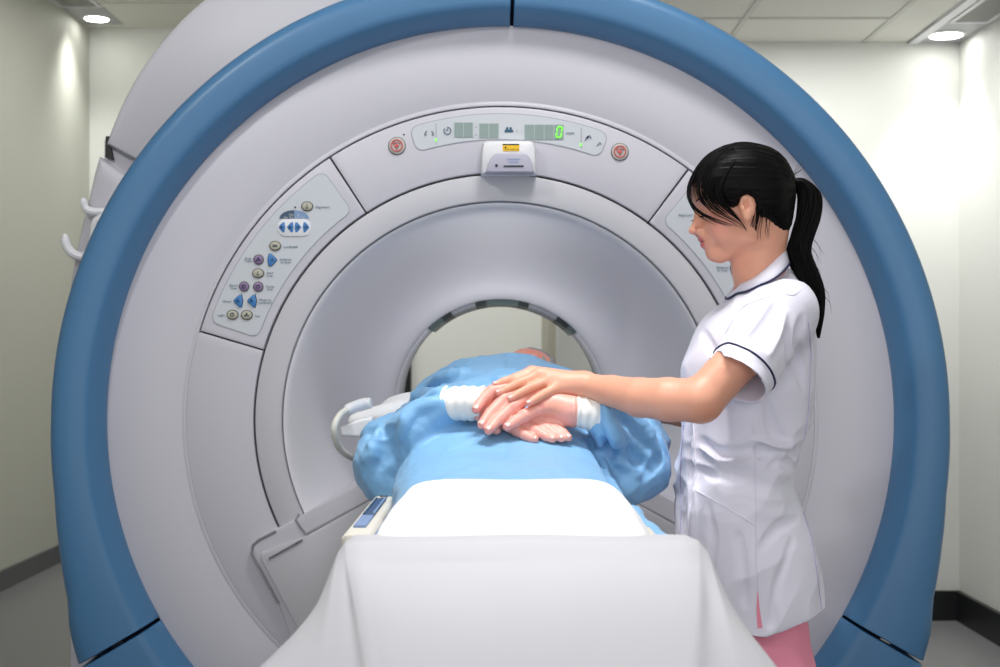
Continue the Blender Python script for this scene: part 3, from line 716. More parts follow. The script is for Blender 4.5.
# nails
def tint_patient(P):
    n = len(P); c = np.tile(SK(232,168,148), (n,1)); 
    m = (P[:,1] > 2.3) & (P[:,1] < 2.6); c[m] = SK(236,166,152)
    for pts, o in list(zip(FA, (.040,.038,.036,.030))):
        for (x,y), a in zip(pts, (0,.5,.2,.6)):
            q = V(x,y,dh(y,o)); c = blend(c, P, q, (.014,)*3, SK(232,136,128), a*.8)
        q = V(*pts[-1],dh(pts[-1][1],o)); c = blend(c, P, q, (.016,)*3, SK(238,160,152), .6)
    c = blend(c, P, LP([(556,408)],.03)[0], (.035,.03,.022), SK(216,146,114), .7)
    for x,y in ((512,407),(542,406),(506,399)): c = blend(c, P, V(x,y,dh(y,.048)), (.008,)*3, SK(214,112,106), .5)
    c = blend(c, P, frp @ Vector((.085,0,.02)), (.07,)*3, SK(208,122,106), .6, .8)
    c = blend(c, P, frp @ Vector((.08,0,-.054)), (.014,.02,.014), SK(190,96,92), .7)
    return c
body = sdf_obj(g, 'body', 'skin', pat, tint_patient, smooth=3)
# nails as small plates
def nail(tip, prev, nrm, parent, w=.0052, L=.0095, r=.0078):
    t = (tip-prev).normalized(); n = (nrm-t*nrm.dot(t)).normalized(); b = t.cross(n); m = MB(); vs = []
    for i in range(6):
        u = i/5
        for j in range(7):
            v = (j-3)/3; e = w*(1-.25*(2*u-1)**2 if u < .7 else .93)
            a = v*.85; vs.append(tip+t*(L*(u-.62))+b*(e*math.sin(a)/.75)+n*(r*(.98+.03)+ (math.cos(a)-1)*w*.9 - .0012*max(0,u-.6)))
    m.add(vs, [(i*7+j, i*7+j+1, (i+1)*7+j+1, (i+1)*7+j) for i in range(5) for j in range(6)], 'nail'); o = m.build('fingernail', parent); 
    md = o.modifiers.new('t', 'SOLIDIFY'); md.thickness = .0008; return o
VW = Vector((0,-.72,.62))
for pts, o in zip(FA, (.040,.038,.036,.030)):
    nail(V(*pts[-1],dh(pts[-1][1],o)), V(*pts[-2],dh(pts[-2][1],o)), Vector((-.25,-.75,.5)), body, .0062, .011, .0082)
for pts in ([(531,438),(535,439.4)],[(546,436.5),(552.5,439.3)],[(556,435),(561.5,438.7)],[(563.5,433),(568.5,437.7)]):
    a, b = LP(pts, .004); nail(b, a, Vector((.1,-.6,.75)), body, .0050, .009, .0070)
# grey hair
g = Grid(Grid.axis(-.06,.2,.004), Grid.axis(3.05,3.42,.004), Grid.axis(.98,1.26,.004))
g.ell(frp @ Vector((-.004,-.006,.034)), (.0925,.082,.086), 0, rot=frp.to_3x3()); g.ell(frp @ Vector((.112,.035,-.03)), (.055,.075,.075), .01, 's', rot=frp.to_3x3())
sdf_obj(g, 'hair', 'hair_grey', pat, disp=lambda P,N: .004*nz(P, 60, 0, (1,.3,1), 2))
# gown
X0, X1 = -.40, .42
g = Grid(Grid.axis(X0,X1,.0042), Grid.axis(2.0,3.1,.0046), Grid.axis(.90,1.22,.0040))
# rows: y, x centre, half width, z centre, half height
ellip_loft(g, None, [(2.02,.02,.185,.93,.038),(2.12,.022,.185,.93,.052),(2.22,.02,.19,.93,.068),(2.34,.012,.20,.93,.092),(2.42,.008,.20,.935,.118),(2.50,.008,.198,.94,.148),(2.58,.006,.20,.94,.190),(2.70,.005,.198,.95,.212),(2.84,.003,.196,.95,.236),(2.94,.002,.196,.96,.222),(3.02,.002,.19,.97,.19),(3.08,.002,.12,.98,.14)], p=2.5, k=.02)
sl = [(-.12,2.88,1.085), (-.165,2.74,1.035), (-.218,2.59,1.0), (-.213,2.51,.985), (-.158,2.465,1.042), (rw+Vector((-.054,.018,-.006)))[:]]
g.chain(sl, [.058,.055,.057,.056,.050,.039], .03, .012)
g.ell((-.222,2.53,.968), (.048,.06,.055), .03); g.ell((-.205,2.51,.935),(.032,.045,.040),.03)
sr = [(.13,2.88,1.09), (.195,2.74,1.06), (.262,2.58,1.015), (.262,2.50,.99), (.220,2.465,1.042), (lw+Vector((.056,.012,-.008)))[:]]
g.chain(sr, [.060,.060,.060,.056,.048,.0375], .03, .012)
g.ell((.255,2.50,.965), (.058,.08,.052), .03); g.ell((.222,2.46,.94), (.045,.06,.042), .03)
g.cone(lw+Vector((.055,.0,-.012)), lw+Vector((.07,-.005,-.035)), .024, .03, .02)
def gown_disp(P, N):
    ax = P[:,0]-.01; sleeve = np.clip((np.abs(ax)-.17)/.05, 0, 1); chest = np.clip((P[:,1]-2.52)/.12, 0, 1)
    W_ = P+np.stack([nz(P,7,1), nz(P,7,20), nz(P,7,40)], 1)*.03
    L = W_@np.array([[.8,.6,0],[-.6,.8,0],[0,0,1]]); Rr = W_@np.array([[.8,-.6,0],[.6,.8,0],[0,0,1]])
    W2 = np.where(ax[:,None] < 0, L, Rr)
    big = nz(W2, 9, 5, (.45,1.2,1.2), 1, True); mid = nz(W2, 17, 9, (1.3,.5,1.0), 1, True); fine = nz(W_, 34, 12, (1,.7,1), 2, True)
    return (.003+.008*sleeve+.006*chest)*(big-.75)+(.0015+.0045*sleeve+.003*chest)*(mid-.75)+(.0009+.0010*sleeve)*(fine-.9)
def to_bvh(g):
    P, Q = g.mesh(); return BVHTree.FromPolygons(P.tolist(), Q.tolist())
gb = to_bvh(g)
carve(g, gb, [(1.3,[(450,392),(420,402),(404,425),(397,452)]),(.8,[(433,396),(408,400),(385,410)]),(.8,[(364,428),(380,433),(400,428)]),(.7,[(366,450),(382,446),(398,436)]),(.9,[(376,470),(386,452),(390,430)]),(1.2,[(408,402),(430,386),(455,377),(482,372)]),(.7,[(470,386),(495,377),(522,373)]),(.7,[(418,392),(440,372),(470,364)]),
 (1.2,[(597,398),(604,425),(612,452),(622,482)]),(1.1,[(606,402),(628,420),(652,446)]),(.9,[(640,412),(655,435),(670,456)]),(.8,[(608,440),(630,456),(655,470)]),(1.0,[(590,440),(606,466),(620,496)]),(.8,[(590,372),(606,388),(625,400)]),(.6,[(540,366),(570,364),(596,370)]),(.6,[(640,480),(655,465),(666,450)])], .010, k=.012)
carve(g, gb, [(.9,[(440,400),(412,412),(400,438)]),(.8,[(430,391),(400,402),(378,414)]),(.8,[(368,460),(376,440),(378,415)]),(1,[(410,396),(436,380),(470,370)]),(.9,[(604,400),(612,428),(622,455)]),(.9,[(620,404),(640,425),(660,452)]),(.8,[(600,445),(618,462),(640,476)])], .009, op='u', k=.016)
gown = sdf_obj(g, 'gown', 'gown_blue', pat, smooth=3, disp=gown_disp)
# knitted cuffs over the wrists
def cuff(a, b, ra, rb, sq=1.0, name='wrist_cuff', seed=0, axis=None):
    m = MB(); n = 26; P_ = catmull([a, a.lerp(b,.5)+Vector((0,-.002,.002)), b], n)
    rad = [ra+(rb-ra)*i/(n-1)+.0011*math.sin(i*1.1+seed)+(.002 if i < 2 or i > n-3 else 0) for i in range(n)]
    m.tube(P_, rad, 'bandage', 36); o = m.build(name, pat, sharp=80)
    for v in o.data.vertices: v.co += Vector(noise.noise_vector(v.co*40))*.0016
    return o
cuff(rw+Vector((-.050,.012,-.001)), V(483.5,404.5,dh(404,.010)), .0315, .031, seed=1)
cuff(lw+Vector((.000,-.001,0)), lw+Vector((.058,.008,-.009)), .0268, .033, seed=3)
# ---------------------------------------------------------------- blanket
def cloth(name, st, lin_, nj=71, ni=90, sharp=180, wav=None):
    def interp(L_, n):
        if not lin_: return catmull(L_, n)
        out = []; m_ = len(L_)-1; L_ = [v.copy() for v in L_]
        for i in range(n):
            t = i/(n-1)*m_; k = min(int(t), m_-1); out.append(L_[k].lerp(L_[k+1], t-k))
        return out
    if lin_: st = [(d, [(x, z-.009*max(0,min(1,(z-.85)/.1))) for x,z in pts]) for d, pts in st]
    rows = [interp([Vector((x,d,z)) for x,z in pts], nj) for d, pts in st]; cols = [interp([r[j] for r in rows], ni) for j in range(nj)]; vs = []
    for j in range(nj):
        for i in range(ni):
            p = cols[j][i].copy(); q = noise.noise(Vector((p.x*9, p.y*5, p.z*7)))*.003+(wav(i,j,p) if wav else 0); p.z += q*.6; p.y -= q; vs.append(p)
    m = MB().add(vs, [(j*ni+i, j*ni+i+1, (j+1)*ni+i+1, (j+1)*ni+i) for j in range(nj-1) for i in range(ni-1)], 'sheet' if lin_ else 'blanket_lit')
    o = recalc(m.build(name, sharp=sharp)); md = o.modifiers.new('t', 'SOLIDIFY'); md.thickness = .004; md.offset = -1; return o
bl = cloth('blanket', [
 (2.17, [(-.200,.83),(-.200,.87),(-.190,.905),(-.166,.945),(-.123,.968),(.02,.971),(.150,.969),(.190,.950),(.212,.915),(.224,.87),(.228,.83)]),
 (2.155,[(-.212,.80),(-.208,.86),(-.190,.905),(-.162,.950),(-.122,.982),(.02,.986),(.155,.984),(.196,.955),(.220,.915),(.236,.86),(.240,.80)]),
 (2.10, [(-.215,.79),(-.208,.85),(-.190,.905),(-.160,.952),(-.120,.983),(.02,.986),(.158,.984),(.202,.956),(.226,.912),(.238,.85),(.244,.79)]),
 (1.95, [(-.215,.78),(-.206,.84),(-.190,.905),(-.166,.950),(-.128,.980),(.02,.983),(.162,.981),(.202,.954),(.226,.908),(.238,.84),(.244,.78)]),
 (1.80, [(-.212,.78),(-.204,.84),(-.188,.900),(-.166,.945),(-.132,.975),(.02,.978),(.162,.976),(.198,.950),(.222,.905),(.236,.84),(.242,.78)]),
 (1.74, [(-.212,.78),(-.204,.84),(-.186,.898),(-.166,.944),(-.134,.970),(.02,.973),(.162,.971),(.198,.947),(.220,.903),(.235,.84),(.241,.78)]),
 (1.66, [(-.212,.78),(-.204,.84),(-.186,.890),(-.164,.930),(-.132,.953),(.02,.955),(.160,.953),(.196,.934),(.218,.90),(.234,.84),(.240,.78)])], False)
tag(bl, 'white blanket laid over the patient\'s legs, ending at the blue gown', 'blanket')
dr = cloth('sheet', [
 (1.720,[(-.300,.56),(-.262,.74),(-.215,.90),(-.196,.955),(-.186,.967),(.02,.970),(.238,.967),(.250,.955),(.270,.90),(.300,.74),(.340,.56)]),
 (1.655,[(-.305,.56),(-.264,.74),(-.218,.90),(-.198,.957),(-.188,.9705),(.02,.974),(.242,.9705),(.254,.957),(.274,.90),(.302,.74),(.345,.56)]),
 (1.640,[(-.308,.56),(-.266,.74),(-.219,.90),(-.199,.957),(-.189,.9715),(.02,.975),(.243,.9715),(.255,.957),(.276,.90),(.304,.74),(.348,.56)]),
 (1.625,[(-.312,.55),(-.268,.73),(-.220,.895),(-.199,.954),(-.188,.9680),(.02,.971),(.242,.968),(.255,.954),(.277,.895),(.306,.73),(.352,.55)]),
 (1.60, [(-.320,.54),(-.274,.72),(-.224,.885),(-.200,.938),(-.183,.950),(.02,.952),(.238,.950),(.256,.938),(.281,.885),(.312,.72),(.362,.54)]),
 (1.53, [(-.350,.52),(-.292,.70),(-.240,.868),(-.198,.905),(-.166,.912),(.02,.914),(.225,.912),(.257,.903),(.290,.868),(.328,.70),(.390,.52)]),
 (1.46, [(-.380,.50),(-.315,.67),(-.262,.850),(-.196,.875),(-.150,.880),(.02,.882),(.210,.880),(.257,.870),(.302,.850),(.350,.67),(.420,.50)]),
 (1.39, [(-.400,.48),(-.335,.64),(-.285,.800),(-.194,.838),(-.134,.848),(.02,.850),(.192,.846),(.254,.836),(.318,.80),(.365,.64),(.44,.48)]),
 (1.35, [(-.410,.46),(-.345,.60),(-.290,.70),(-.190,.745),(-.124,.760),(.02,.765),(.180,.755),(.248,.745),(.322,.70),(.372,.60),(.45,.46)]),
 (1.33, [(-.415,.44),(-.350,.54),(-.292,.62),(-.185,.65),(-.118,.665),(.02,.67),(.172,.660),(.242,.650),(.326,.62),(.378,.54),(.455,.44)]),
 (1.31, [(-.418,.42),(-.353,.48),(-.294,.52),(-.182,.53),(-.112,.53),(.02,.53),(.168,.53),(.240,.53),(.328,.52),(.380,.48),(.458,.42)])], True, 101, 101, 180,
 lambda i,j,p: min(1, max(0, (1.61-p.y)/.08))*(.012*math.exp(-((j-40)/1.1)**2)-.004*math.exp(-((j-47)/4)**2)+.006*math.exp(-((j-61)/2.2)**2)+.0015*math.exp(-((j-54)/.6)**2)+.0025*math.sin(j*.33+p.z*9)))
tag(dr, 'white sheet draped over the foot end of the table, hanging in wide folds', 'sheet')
# loose blue hem beside the right rail
g = Grid(Grid.axis(.17,.36,.004), Grid.axis(1.85,2.35,.006), Grid.axis(.84,.96,.004))
g.cone((.215,2.2,.925), (.250,1.95,.893), .016, .014, .02); g.cone((.235,2.05,.91), (.285,1.97,.885), .012, .006, .02); g.cone((.21,2.25,.91),(.232,1.98,.90),.02,.014,.02)
sdf_obj(g, 'gown_hem', 'gown_blue', gown, disp=lambda P,N: .006*(nz(P, 16, 4, (1,1,1), 2, True)-1))
# ---------------------------------------------------------------- the nurse
nur = thing('person', 'nurse in white tunic with navy piping, black ponytail, her hand laid on the patient\'s hands', 'person', (.47,2.45,0))
DN = 2.42
def N_(x, y, l=0): return V(x, y, DN-l)
def nd(py, layer=.056): return 2.375+(440-py)*.0017-layer
pit, yaw = R_(11), R_(3)
fv = Vector((-math.cos(pit)*math.cos(yaw), -math.sin(yaw)*math.cos(pit), -math.sin(pit))); lv = Vector((math.sin(yaw), -math.cos(yaw), 0)); uv = fv.cross(lv)
Mn = Matrix((fv, lv, uv)).transposed(); frn = Matrix.Translation(V(743.5,204,DN)) @ Mn.to_4x4()
XS = Grid.axis(-.03,.64,.0027); YS = Grid.axis(2.14,2.76,.0027); ZS = Grid.axis(.0,1.60,.0027,(1.02,.012))
g = Grid(XS, YS, ZS)
head(g, frn)
hb = frn @ Vector((-.022,0,-.055))
g.chain([hb, V(758,268,2.43), V(770,300,2.45)], [.050,.0435,.052], .02)
g.ell(V(765,325,2.45), (.07,.13,.06), .05); g.ell(V(748,380,2.45), (.085,.115,.13), .05); g.ell(V(742,480,2.45), (.085,.11,.14), .05)
# near arm
sh = V(776,316,2.345); el = V(701,400.5,2.255); wr = V(584,385,nd(385,.058))
g.chain([sh, V(742,356,2.272), el], [.036,.0375,.0365], .03, .006)
g.chain([el, V(668,399.5,2.285), V(640,397.5,2.32), V(612,391,2.375), wr], [.0365,.0372,.0340,.0275,.0215], .012, .006)
# far arm and its hand resting on the patient's far forearm
sf = V(775,316,2.56); ef = V(700,413,2.63); wf = V(632,398,2.60)
g.chain([sf, ef, V(665,405.5,2.62), wf], [.036,.036,.034,.022], .03, .006)
for i, (a, b) in enumerate(((2.585,2.575),(2.60,2.592),(2.615,2.61),(2.63,2.628))):
    k = V(612,391,a); g.cone(wf, k, .020, .011, .01); g.chain([k, V(601,389.5,b), V(594,391,b-.004)], [.0088,.0082,.007], .006, .002)
g.chain([wf, V(618,396,2.575), V(606,396,2.57)], [.014,.011,.008], .008, .004)
# near hand
kn = [V(x,y,nd(y,.056+o)) for x,y,o in ((532,371.5,.0),(540,375,.003),(548.5,381,.005),(555.5,388.5,.006))]
for q, r in zip(kn, (.0105,.0108,.0104,.0098)): g.cone(wr, q, .0195, r, .012)
g.ell(V(566,384,nd(384,.058)), (.026,.014,.014), .012)
FN = [[(515,378),(503,382),(495,384.8)], [(519.5,383),(506,389.3),(498,393)], [(530.5,387.5),(518.5,393.8),(510,398.8)], [(545,393.5),(535,399.5),(528.5,403.6)]]
for q, pts, o in zip(kn, FN, (.055,.058,.060,.060)):
    P_ = [V(x,y,nd(y,o+(.004 if i == 0 else 0))) for i,(x,y) in enumerate(pts)]
    g.chain([q]+P_, [.0098,.0088,.0078,.0060], .006, .002)
g.chain([wr, V(566,380,nd(380,.030)), V(551,377,nd(377,.030)), V(540,378,nd(378,.034))], [.014,.0125,.010,.008], .012, .004)
# legs inside the trousers
for s in (-1,1):
    g.chain([(.452,2.45+s*.055,.86),(.485,2.45+s*.085,.48),(.49,2.45+s*.09,.09)], [.045,.045,.035], .03)
def tint_nurse(P):
    n = len(P); c = np.tile(SK(222,160,134), (n,1))
    L = lambda f,l,u: frn @ Vector((f,l,u))
    for s in (-1,1): c = blend(c, P, L(.06,s*.044,-.03), (.034,)*3, SK(232,150,136), .6, .8)
    c = blend(c, P, L(.096,0,-.034), (.016,)*3, SK(226,146,130), .4)
    c = blend(c, P, L(.0890,0,-.0495), (.009,.020,.0058), SK(196,92,98), 1, .35); c = blend(c, P, L(.0865,0,-.0590), (.010,.018,.0070), SK(204,98,102), 1, .35)
    for s in (-1,1): c = blend(c, P, L(.0905,s*.0075,-.041), (.005,.004,.003), SK(120,56,50), .8)
    for s in (-1,1): c = blend(c, P, L(-.012,s*.082,0), (.016,.008,.026), SK(226,150,128), .5)
    for pts, o in zip(FN, (.055,.058,.060,.060)): c = blend(c, P, V(*pts[-1],nd(pts[-1][1],o)), (.013,)*3, SK(240,158,148), .6)
    for q in kn: c = blend(c, P, q+Vector((0,0,.008)), (.010,)*3, SK(232,158,140), .5)
    c = blend(c, P, V(705,414,2.23), (.05,.05,.035), SK(206,138,110), .6, .8)
    return c
nbody = sdf_obj(g, 'body', 'skin', nur, tint_nurse, smooth=3)
for pts, o in zip(FN, (.055,.058,.060,.060)):
    nail(V(*pts[-1],nd(pts[-1][1],o)), V(*pts[-2],nd(pts[-2][1],o)), Vector((-.2,-.45,.85)), nbody, .0046, .0095, .0060)
# lashes
def FL(f,l,u): return frn @ Vector((f,l,u))
for s in (1,-1):
    m = MB(); lid = [FL(.0815+.0035*math.sin(t*math.pi), s*(.022+.020*t), -.0075-.002*t) for t in [i/8 for i in range(9)]]
    m.tube(lid, [.0005]+[.0012]*7+[.0006], 'hair_black', 6)
    for i in range(0,9):
        a = lid[i]; m.tube([a, a+fv*.005+uv*-.0025, a+fv*.0085+uv*-.001+lv*s*.001], [.0006,.0004,.0001], 'hair_black', 4)
    m.build('eyelashes', nur)
    MB().tube([FL(.0870-.010*t*t, s*(.014+.034*t), .018+.004*math.sin(t*2.6)) for t in [i/8 for i in range(9)]], [.0012]+[.0022]*6+[.0016,.0005], 'hair_black', 6, flat=.5).build('eyebrow', nur)
# hair
g = Grid(Grid.axis(.30,.56,.0028), Grid.axis(2.30,2.54,.0028), Grid.axis(1.36,1.60,.0028)); fr3 = frn.to_3x3()
g.ell(FL(-.001,0,.031), (.0885,.0785,.080), .01, rot=fr3); g.ell(FL(-.046,0,.0), (.040,.060,.052), .03, rot=fr3); g.ell(FL(-.052,0,.03), (.034,.05,.05), .03, rot=fr3)
g.cone(FL(-.070,0,.030), V(786,183,DN), .028, .010, .02)
g.ell(FL(-.040,0,-.036), (.030,.050,.024), .03, rot=fr3); g.ell(FL(-.050,0,-.048), (.020,.040,.022), .02, rot=fr3)
for s in (-1,1): g.ell(FL(.012,s*.056,.040), (.060,.024,.045), .02, rot=fr3); g.ell(FL(-.022,s*.058,.005), (.035,.021,.040), .02, rot=fr3)
g.ell(FL(.112,0,-.032), (.082,.12,.082), .012, 's', rot=fr3)
for s in (-1,1): g.ell(FL(-.012,s*.07,-.050), (.020,.035,.018), .008, 's', rot=fr3)
for s in (-1,1): g.ell(FL(.014,s*.085,-.014), (.0185,.03,.026), .006, 's', rot=fr3); g.ell(FL(.030,s*.085,-.048), (.042,.05,.045), .008, 's', rot=fr3)
tie = V(788,184,DN)
def hd_(P, N):
    a = np.arctan2(P[:,1]-tie.y, P[:,2]-tie.z+.02*(P[:,0]-tie.x)); return .0008*np.sin(a*46+3*np.sin(a*13))+.0006*np.sin(a*97+P[:,0]*20)
hair = sdf_obj(g, 'hair', 'hair_black', nur, smooth=5, disp=hd_)
rnd = random.Random(11)
def mixp(sets, t): 
    k = min(int(t*(len(sets)-1)), len(sets)-2); u = t*(len(sets)-1)-k
    return [tuple(a[i]*(1-u)+b[i]*u for i in range(3)) for a, b in zip(sets[k], sets[k+1])]
SA = [(738,146,-.03),(716,153,-.02),(700,166,-.012),(690,184,-.004),(688.5,200,.012),(694,212,.030),(704,221,.045),(714,226,.055)]
SB = [(736,145,.0),(713,152,.022),(698,168,.030),(689.5,186,.032),(690,200,.040),(700,212,.050),(718,220,.0635),(736,226,.0725)]
SC = [(738,144.5,.02),(720,153,.050),(706,172,.060),(702,190,.061),(710,205,.0645),(724,215,.071),(738,222,.0765),(748,232,.0790)]
SD = [(746,146,.03),(737,160,.072),(726,178,.079),(722,192,.079),(727,204,.079),(735,213,.080),(741,221,.081),(746,230,.081)]
m = MB()
def strands(N0, t0, t1, ns, rr=(.0010,.0019), jit=.8):
    for i in range(N0):
        t = rnd.uniform(t0, t1); P_ = mixp([SA,SB,SC,SD], t); n = rnd.choice(ns); j = [rnd.gauss(0,jit), rnd.gauss(0,jit), rnd.gauss(0,.0016)]
        pts = catmull([N_(p[0]+j[0]*(.4+.12*q), p[1]+j[1]*(.4+.12*q), p[2]+j[2]) for q, p in enumerate(P_[:n])], 16); r0 = rnd.uniform(*rr)
        m.tube(pts, [r0*min(1,(15.4-q)/7) for q in range(16)], 'hair_black', 5)
strands(90, 0, .40, [3,4,4,5,5]); strands(16, .05, .36, [7,8,8], (.0008,.0015), .6); strands(60, .36, .62, [3,3,4]); strands(14, .5, .72, [6,8], (.0007,.0013), .7); strands(60, .72, 1, [4,5,6]); strands(22, .86, 1, [7,8], (.0007,.0013), .6)
m.build('fringe', hair, sharp=180); m = MB()
for i in range(16):      # loose strands in front of and behind the ear
    q = rnd.random(); x0 = 752+q*16; j = rnd.gauss(0,1.2)
    pts = catmull([N_(x0+2,206,.075), N_(x0+1+j,218,.070), N_(x0+q*5-3,230,.058), N_(x0-5+q*8,236+6*rnd.random(),.052)], 10); m.tube(pts, [.0009*(10-a)/10+.0001 for a in range(10)], 'hair_black', 4)
m.build('side_wisps', hair, sharp=180); m = MB()
for i in range(9):
    a = rnd.uniform(-.5,.8); m.tube(catmull([tie+Vector((0,0,.004)), tie+Vector((.008,0,.012+.004*a)), tie+Vector((.014+.02*rnd.random(),.01*a,.016+.03*rnd.random()))], 8), [.0005]*5+[.0003,.0002,.0001], 'hair_black', 4)
m.build('flyaway_wisps', hair, sharp=180)
m = MB(); cen = [(791,185,8),(802,185,10),(810,196,12.5),(809,215,13),(803,235,12.5),(799,252,12.5),(806,272,13.5),(814,292,11.5),(818,312,7),(818.5,338,1.5)]
Cp = catmull([Vector(c) for c in cen], 40)
m.tube([V(c.x,c.y,DN) for c in Cp[:-3]], [max(.001,c.z*.72*DN/F) for c in Cp[:-3]], 'hair_black', 14)
for i in range(230):
    a = rnd.uniform(0,2*math.pi); rr = math.sqrt(rnd.random())*.35+.65; L_ = rnd.choice([40,40,39,37,35,31]); ph = rnd.uniform(0,6); r0 = rnd.uniform(.0009,.0019); tw = rnd.uniform(-.5,.5)
    pts = []
    for q in range(L_):
        c = Cp[q]; w_ = c.z*rr*(.92+.06*math.sin(q*.35+ph)); b = a+tw*q/40
        pts.append(V(c.x+w_*math.cos(b), c.y+w_*.35*math.sin(b)*(1 if q > 3 else 1), DN+w_*math.sin(b)*DN/F*.9))
    m.tube(pts, [r0*min(1,(L_-q)/8) for q in range(L_)], 'hair_black', 5)
for i in range(8): 
    q = rnd.randint(18,32); c = Cp[q]; s_ = rnd.choice((1,1,-1)); m.tube(catmull([V(c.x+s_*c.z*.8,c.y,DN), V(c.x+s_*(c.z+4),c.y+8,DN), V(c.x+s_*(c.z+5+6*rnd.random()),c.y+18,DN)], 8), [.0005,.0005,.0004,.0004,.0003,.0003,.0002,.0001], 'hair_black', 4)
m.build('ponytail', hair, sharp=180)
m = MB(); m.tube([tie+Vector((.001+.007*math.cos(0),0.0105*math.cos(a),.012*math.sin(a))) for a in A(0,360,17)], .0032, 'hair_black', 8); m.build('hair_tie', hair)
# tunic
zt = lambda y: CAMZ-(y-HY)*2.45/F
xt = lambda x: (x-HX)*2.45/F
g = Grid(Grid.axis(.28,.64,.0034), Grid.axis(2.17,2.73,.0036), Grid.axis(.64,1.36,.0034))
R3 = []
for y, a, b, ry in ((641,679,823,.158),(610,679,824,.160),(560,676.5,818,.158),(510,676,803,.148),(480,676,795,.140),(460,677,800,.138),(430,681,806,.138),(400,681,811,.138),(366,682,815,.138),(345,689,815,.138),(322,701,811,.140),(303,720,803,.130),(290,732,800,.110),(277,737,796,.066),(268,744,794,.045)):
    R3.append((zt(y), (xt(a)+xt(b))/2, (xt(b)-xt(a))/2, 2.45, ry))
ellip_loft(g, None, R3, axis=2, p=2.25, k=.0)
def sleeve(a, h, ra, rh, k=.03):
    a, h = Vector(a), Vector(h); ax = (h-a).normalized(); L_ = (h-a).length
    def fn(X, Y, Z):
        x, y, z = X-a.x, Y-a.y, Z-a.z; t = x*ax.x+y*ax.y+z*ax.z; tc = np.clip(t, 0, L_+.05)
        d = np.sqrt((x-tc*ax.x)**2+(y-tc*ax.y)**2+(z-tc*ax.z)**2)-(ra+(rh-ra)*np.clip(t/L_,0,1)); return np.maximum(d, t-L_)
    g.ap(fn, [min(a[i],h[i])-.12 for i in range(3)], [max(a[i],h[i])+.12 for i in range(3)], k)
    c0 = h-ax*.05; c1 = h+ax*.03
    g.cone(c0, c1, rh-.012, rh-.0045, .004, 's')
sn, hn = V(783,312,2.325), V(735.5,380.5,2.255)
sleeve(sn, hn, .062, .0600); sleeve(V(778,312,2.575), V(735.5,383,2.645), .062, .0600)
axs = (hn-sn).normalized()
def tun_disp(P, N):
    W_ = P+np.stack([nz(P,6,1), nz(P,6,20), nz(P,6,40)], 1)*.03
    up = nz(W_@np.array([[.8,0,.6],[0,1,0],[-.6,0,.8]]), 8, 3, (1.3,1,.45), 1, True); dn = nz(W_, 7, 30, (1.5,1,.4), 1, True); wz = np.exp(-((P[:,2]-zt(470))/.07)**2)
    hz_ = nz(W_, 14, 50, (.5,1,1.5), 1, True); pl = np.exp(-((P[:,0]-xt(682))/.016)**2)*(P[:,2] < zt(400))
    return .008*(up-.85)+.007*(dn-.85)+.009*wz*(hz_-.8)+.006*pl*(nz(P, 20, 7, (1,1,.6), 2))
g.ap(lambda X,Y,Z: (Z-(.698+.27*np.maximum(X-.449,0)))*.95+0*Y, (-9,)*3, (9,)*3, .002, 's')
tb0 = to_bvh(g)
carve(g, tb0, [(.9,[(766,402),(776,430),(798,458)]),(.9,[(759,446),(772,455),(796,451)]),(.9,[(698,440),(720,455),(748,450)]),(1.1,[(689,428),(687,470),(690,520),(687,560)]),(.7,[(700,330),(712,350),(722,362)]),(.8,[(804,318),(800,350),(803,388)]),(.7,[(770,470),(785,462),(799,470)]),(.7,[(700,470),(725,478),(750,472)]),(.45,[(762,548),(780,528),(800,518)]),(.4,[(705,590),(712,545),(708,505)]),(.4,[(745,605),(742,565),(738,535)]),(.4,[(772,625),(778,585),(794,540)]),(.4,[(790,330),(792,352),(788,372)])], .0075, k=.010)
carve(g, tb0, [(.8,[(694,428),(693,470),(695,520),(691,560)]),(.7,[(755,440),(775,446),(798,444)]),(.7,[(772,300),(760,318),(748,335)]),(.6,[(786,312),(780,335),(770,355)]),(.5,[(750,312),(740,325),(730,338)]),(.6,[(700,448),(722,462),(748,458)])], .005, op='u', k=.012)
tun = sdf_obj(g, 'tunic', 'uniform', nur, smooth=5, disp=tun_disp)
bt = bvh_of(tun)
def line(name, pts, r, k, n=30, lift=.0006, flat=.6, parent=tun):
    P_ = trace(bt, pts, n, lift)
    if len(P_) > 2: return MB().tube(P_, r, k, 6, flat=flat).build(name, parent)
line('seam', [(693.5,424),(695,455),(695,490),(696,520),(691,563),(689,585)], .0011, 'uniform')
line('placket_edge', [(684,425),(681.5,455),(680.5,480),(681.5,510),(680,540),(681,556)], .0016, 'seam_lilac')
line('pocket_edge', [(695.5,490),(715,501),(735,513),(755,525)], .0013, 'uniform')
line('seam', [(751.5,425),(755,441),(755.5,490),(755.5,531),(756,560),(758,589)], .0011, 'uniform')
line('seam', [(808,322),(810.5,350),(809.5,380),(808,410),(804,440)], .0010, 'seam_lilac')
line('vent_edge', [(803,512),(810,534),(815,560),(819,590),(822,613)], .0014, 'seam_lilac')
line('yoke_seam', [(786,294),(793,295),(800,291)], .0008, 'uniform'); line('sleeve_seam', [(770,296),(745,306),(733,320),(722,342)], .0010, 'uniform')
P1 = trace(bt, [(757.6,588),(759.5,608),(762.5,628)], 10, .0012); P2 = trace(bt, [(757.8,588),(756.5,608),(757.5,628)], 10, .0012)
if len(P1) == 10 and len(P2) == 10: MB().add(P1+P2, [(i,i+1,10+i+1,10+i) for i in range(9)], 'trouser_pink').build('hem_slit', tun)
